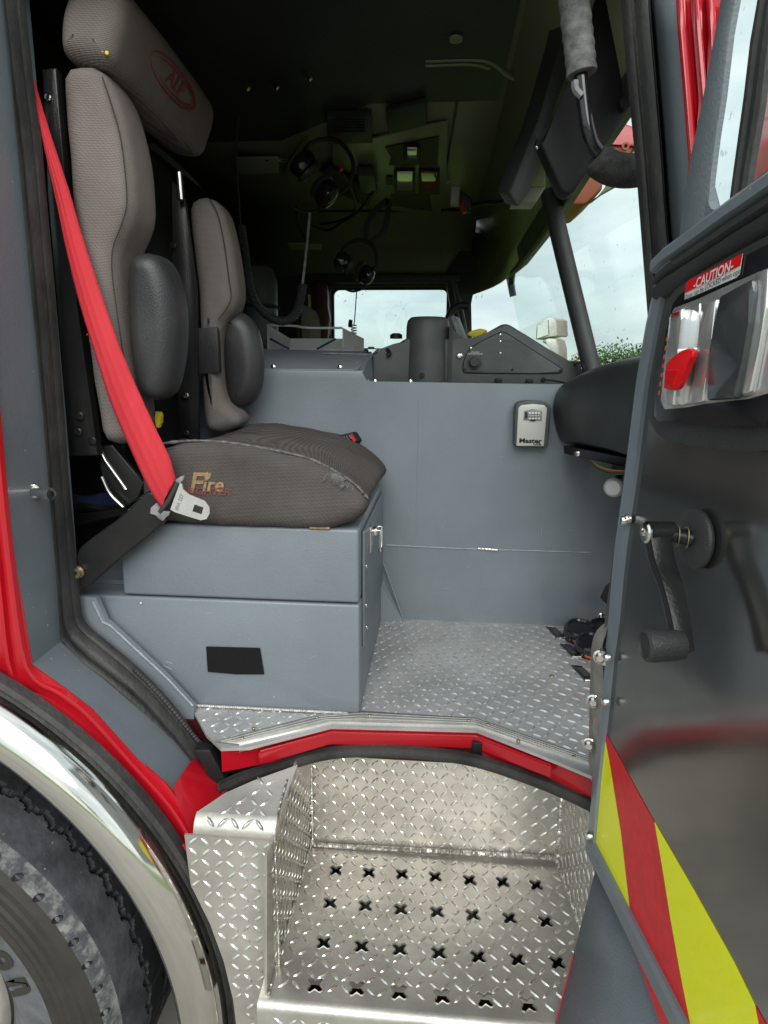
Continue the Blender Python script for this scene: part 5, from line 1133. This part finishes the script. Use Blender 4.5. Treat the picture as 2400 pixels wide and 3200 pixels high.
# latch bezel
bz = [(2024, 1310), (2034, 1220), (2062, 1050), (2082, 940), (2105, 905), (2160, 868), (2280, 800), (2400, 735), (2520, 680), (2520, 1400), (2390, 1408), (2330, 1412), (2200, 1400), (2085, 1385), (2045, 1355)]
bezel = prism('latch_surround', [pd(x, y, .014) for x, y in bz], Nn*.010, 'blackpl', DO, .004, 4)
bz2 = [(2040, 1300), (2050, 1210), (2078, 1055), (2098, 950), (2120, 918), (2200, 872), (2300, 815), (2400, 762), (2500, 715), (2500, 1300), (2390, 1330), (2330, 1337), (2200, 1333), (2090, 1326), (2052, 1318)]
prism('latch_bezel', [pd(x, y, .0225) for x, y in bz2], Nn*.008, 'gloss', bezel, .003, 3)
DOo = .023
def dl(name, pts, m_, h, off=DOo, bev=.001, par=None): return prism(name, [pd(x, y, off+h) for x, y in pts], Nn*h, m_, par or bezel, bev, 2)
dl('chrome_pan', ((2063, 1252), (2080, 1100), (2092, 990), (2106, 962), (2180, 935), (2300, 880), (2400, 838), (2500, 800), (2500, 1200), (2334, 1247), (2200, 1262), (2150, 1272), (2076, 1280)), 'satin', .002)
dl('chrome_block', ((2070, 1262), (2078, 1150), (2090, 1000), (2100, 975), (2130, 965), (2128, 1000), (2112, 1150), (2104, 1268)), 'satin', .012, DOo+.002, .002)
dl('latch_slot', ((2096, 980), (2122, 972), (2120, 984), (2094, 992)), 'redlens', .001, DOo+.0145, .0004)
dl('finger_recess', ((2140, 992), (2186, 948), (2182, 1060), (2168, 1180), (2148, 1262), (2106, 1268), (2120, 1140)), 'satin', .001, DOo+.002, .0004)
dl('pull_handle', ((2244, 925), (2348, 868), (2350, 900), (2338, 1010), (2318, 1130), (2296, 1245), (2202, 1252), (2214, 1140), (2230, 1020)), 'paddle', .010, DOo+.004, .004)
dl('handle_rail', ((2190, 952), (2238, 935), (2222, 1060), (2205, 1180), (2196, 1255), (2156, 1264), (2172, 1140), (2184, 1040)), 'satin', .006, DOo+.002, .002)
dl('handle_rail', ((2358, 852), (2400, 836), (2396, 960), (2372, 1080), (2345, 1225), (2302, 1240), (2322, 1120), (2344, 1000)), 'satin', .006, DOo+.002, .002)
rl = dl('lock_lever', ((2150, 1088), (2164, 1098), (2162, 1116), (2142, 1150), (2128, 1195), (2118, 1214), (2105, 1221), (2072, 1214), (2078, 1160), (2082, 1132), (2112, 1108), (2135, 1094)), 'signred', .006, DOo+.016, .0016)
for i in range(9): tube('lever_rib', [pd(2084-i*.4, 1160+i*5.5, DOo+.0225), pd(2118-i*1.6, 1158+i*5.5, DOo+.0225)], .0010, 'signred', rl, 6)
tube('lever_pivot', [pd(2156, 1106, DOo), pd(2156, 1106, DOo+.012)], .0065, 'steel', bezel, 16)
cl1 = dl('caution_label', ((2142, 890), (2150, 878), (2320, 792), (2310, 858), (2300, 868), (2139, 937)), 'signwhite', .0006, DOo+.0005, 0)
cl2 = dl('caution_label_band', ((2142, 890), (2150, 878), (2320, 792), (2312, 830), (2140, 916)), 'signred', .0004, DOo+.0014, 0)
du = (pd(2300, 860, DOo)-pd(2142, 936, DOo)).normalized(); dv = ZZ-du*ZZ.dot(du); dv.normalize()
text('caution_text', '-CAUTION-', pd(2226, 862, DOo+.0022), du, dv, .0135, 'signwhite', bezel, shear=.2, bold=.02)
text('caution_text', 'Door can be LOCKED when open', pd(2224, 890, DOo+.0016), du, dv, .0072, 'ink', bezel)
for i in range(7): dl('warning_mark', ((2056+i*4, 1235-i*28), (2062+i*4, 1233-i*28), (2064+i*4, 1220-i*28), (2058+i*4, 1222-i*28)), 'orange', .0003, DOo-.0002, 0)
bolt('bezel_screw', pd(2098, 872, .0), -Nn, .005, 'chrome', DO); bolt('bezel_screw', pd(2088, 886, .0), -Nn, .0045, 'chrome', DO)
# crank
rc_ = pd(2180, 1683, .004)
ros = lathe('crank_rosette', [(0, 0), (.033, 0), (.034, .003), (.033, .006), (.031, .007), (.012, .008), (0, .008)], rc_, -Nn, 'blackpl', DO, 40)
off_ = .060
arm_px = [(2045, 1655), (2050, 1700), (2064, 1760), (2085, 1820), (2100, 1880), (2112, 1940), (2120, 2000), (2126, 2030)]
arm = [pd(x+8, y+8, .046) for x, y in arm_px]
wid = [.0105, .0095, .008, .0072, .0072, .0076, .0085, .009]
a0_ = rc_-Nn*.007; a1_ = arm[0]+Nn*.006
tube('crank_shaft', [a0_, a0_.lerp(a1_, .5), a1_], [.0085, .0085, .011], 'black', DO, 20)
tube('crank_spring', helix([a0_, a0_.lerp(a1_, .62)], 2, .0115, 14), .0008, 'brass', DO, 6)
ap = spline(arm, 5); ww = [wid[min(int(i/5), 7)]*(1-(i % 5)/5)+wid[min(int(i/5)+1, 7)]*((i % 5)/5) for i in range(len(ap))]
secs = []
for i, p in enumerate(ap):
    T = (ap[min(i+1, len(ap)-1)]-ap[max(i-1, 0)]).normalized(); B = T.cross(Nn).normalized(); w = ww[i]; th = .013-.004*i/len(ap)
    prf = [(-w, -th*.5), (-w*.9, -th*.9), (-w*.5, -th), (w*.5, -th), (w*.9, -th*.9), (w, -th*.5), (w, th*.7), (w*.8, th), (-w*.8, th), (-w, th*.7)]
    secs.append([p+B*b+Nn*n_ for b, n_ in prf])
loft('crank_arm', secs, 'black', DO, ang=50)
lathe('crank_cap', [(0, 0), (.0125, 0), (.0125, .002), (.0105, .004), (.0050, .0045), (.0045, .002), (0, .0015)], arm[0]-Nn*.011, -Nn, 'steel', DO, 24)
tube('crank_boss', [arm[0]-Nn*.010, arm[0]+Nn*.018, a1_+Nn*.004], [.0125, .012, .010], 'black', DO, 20)
kp = arm[-1]+ZZ*.008
tube('crank_stub', [kp, kp-Nn*.022], .008, 'black', DO, 14)
lathe('crank_knob', [(0, -.004), (.0145, -.004), (.016, .004), (.0175, .028), (.0165, .034), (.0135, .036), (.012, .0335), (0, .0335)], kp-Nn*.006, -Nn, 'blackpl', DO, 32)
for x, y in ((1966, 1622), (1955, 1626), (1902, 2054), (1897, 2193), (1846, 2613)): bolt('edge_screw', pd(x, y, .009 if x < 1960 else .004), -Nn, .0065, 'chrome', DO, .008)

# ================================================================ check strap
ST = thing('door_check_strap', 'worn grey brown webbing strap bolted along the edge of the open door', 'strap', pd(1860, 2250))
sl = [(1884, 1952), (1862, 1975), (1850, 2010), (1846, 2060), (1843, 2150), (1841, 2260), (1840, 2360), (1846, 2440)]
sr = [(1902, 1955), (1892, 1985), (1882, 2020), (1884, 2070), (1886, 2150), (1878, 2260), (1868, 2350), (1862, 2440)]
secs = []
for (xa, ya), (xb, yb_) in zip(sl, sr):
    a, b = PY(xa, ya, .955), PY(xb, yb_, .905); secs.append([a, a.lerp(b, .35)-YY*.004, a.lerp(b, .7)-YY*.002, b, b+V(.002, .004, 0), a+V(.002, .004, 0)])
loft('webbing', [list(s) for s in zip(*[spline(list(c), 4) for c in zip(*secs)])], 'strap', ST, ang=60)
for x, y, Y in ((1877, 2052, .905), (1855, 2190, .93), (1842, 2325, .93)):
    lathe('strap_bolt', [(0, 0), (.011, 0), (.011, .003), (.0085, .004), (.008, .008), (.005, .011), (0, .011)], PY(x, y, Y), V(-.35, -1, .1), 'steel', ST, 20)
tube('strap_washer_plate', [PY(1886, 2030, .90), PY(1890, 2075, .90)], .006, 'steel', ST, 8)

# ================================================================ neighbouring aerial platform and red vehicle outside
AP = thing('aerial_platform', 'raised red rescue platform with rust orange plate seen through the windscreen', 'platform', PY(1900, 500, 5.5))
prism('platform_floor', [PY(x, y, 5.0) for x, y in ((1780, 470), (1930, 375), (1985, 395), (2040, 430), (2040, 470), (1900, 440), (1800, 480))], V(0, .8, 0), 'red', AP, .02)
prism('orange_plate', [PY(x, y, 5.02) for x, y in ((1790, 470), (1895, 440), (2010, 432), (1960, 490), (1880, 560), (1885, 590), (1830, 640), (1790, 640), (1770, 560))], V(0, .6, 0), 'rust', AP, .02)
prism('olive_plate', [PY(x, y, 4.98) for x, y in ((2040, 450), (1985, 470), (1945, 500), (1900, 575), (1880, 600), (1860, 622), (1820, 645), (1850, 628), (1888, 600), (1960, 560), (2040, 520))], V(0, .1, 0), 'olive', AP, .004)
lathe('plate_ring', [(.012, 0), (.026, 0), (.026, .02), (.012, .02)], PY(1953, 459, 4.98), -YY, 'rust', AP, 20)
tube('platform_arm', [PY(2010, 440, 5.4), PY(2085, 60, 5.6), PY(2110, -500, 5.9)], .09, 'red', AP, 12)
tube('platform_rail', [PY(1925, 300, 5.2), PY(1960, 345, 5.2), PY(2040, 360, 5.2)], .02, 'white', AP, 8)
RV = thing('red_vehicle', 'red side of a parked fire vehicle seen through the open door window', 'fire truck', (2.6, 2.9, 0))
box('vehicle_body', (1.66, 2.2, .7), (3.5, 4.0, 3.5), 'red', RV, .06)
box('vehicle_window', (1.64, 2.5, 1.5), (1.67, 3.2, 2.1), 'gloss', RV, .01)
for y_ in (2.75, 3.5): lathe('vehicle_wheel', [(0, 0), (.35, 0), (.4, .05), (.4, .25), (.35, .3), (0, .3)], V(1.67, y_, .31), XX, 'tread', RV, 32)
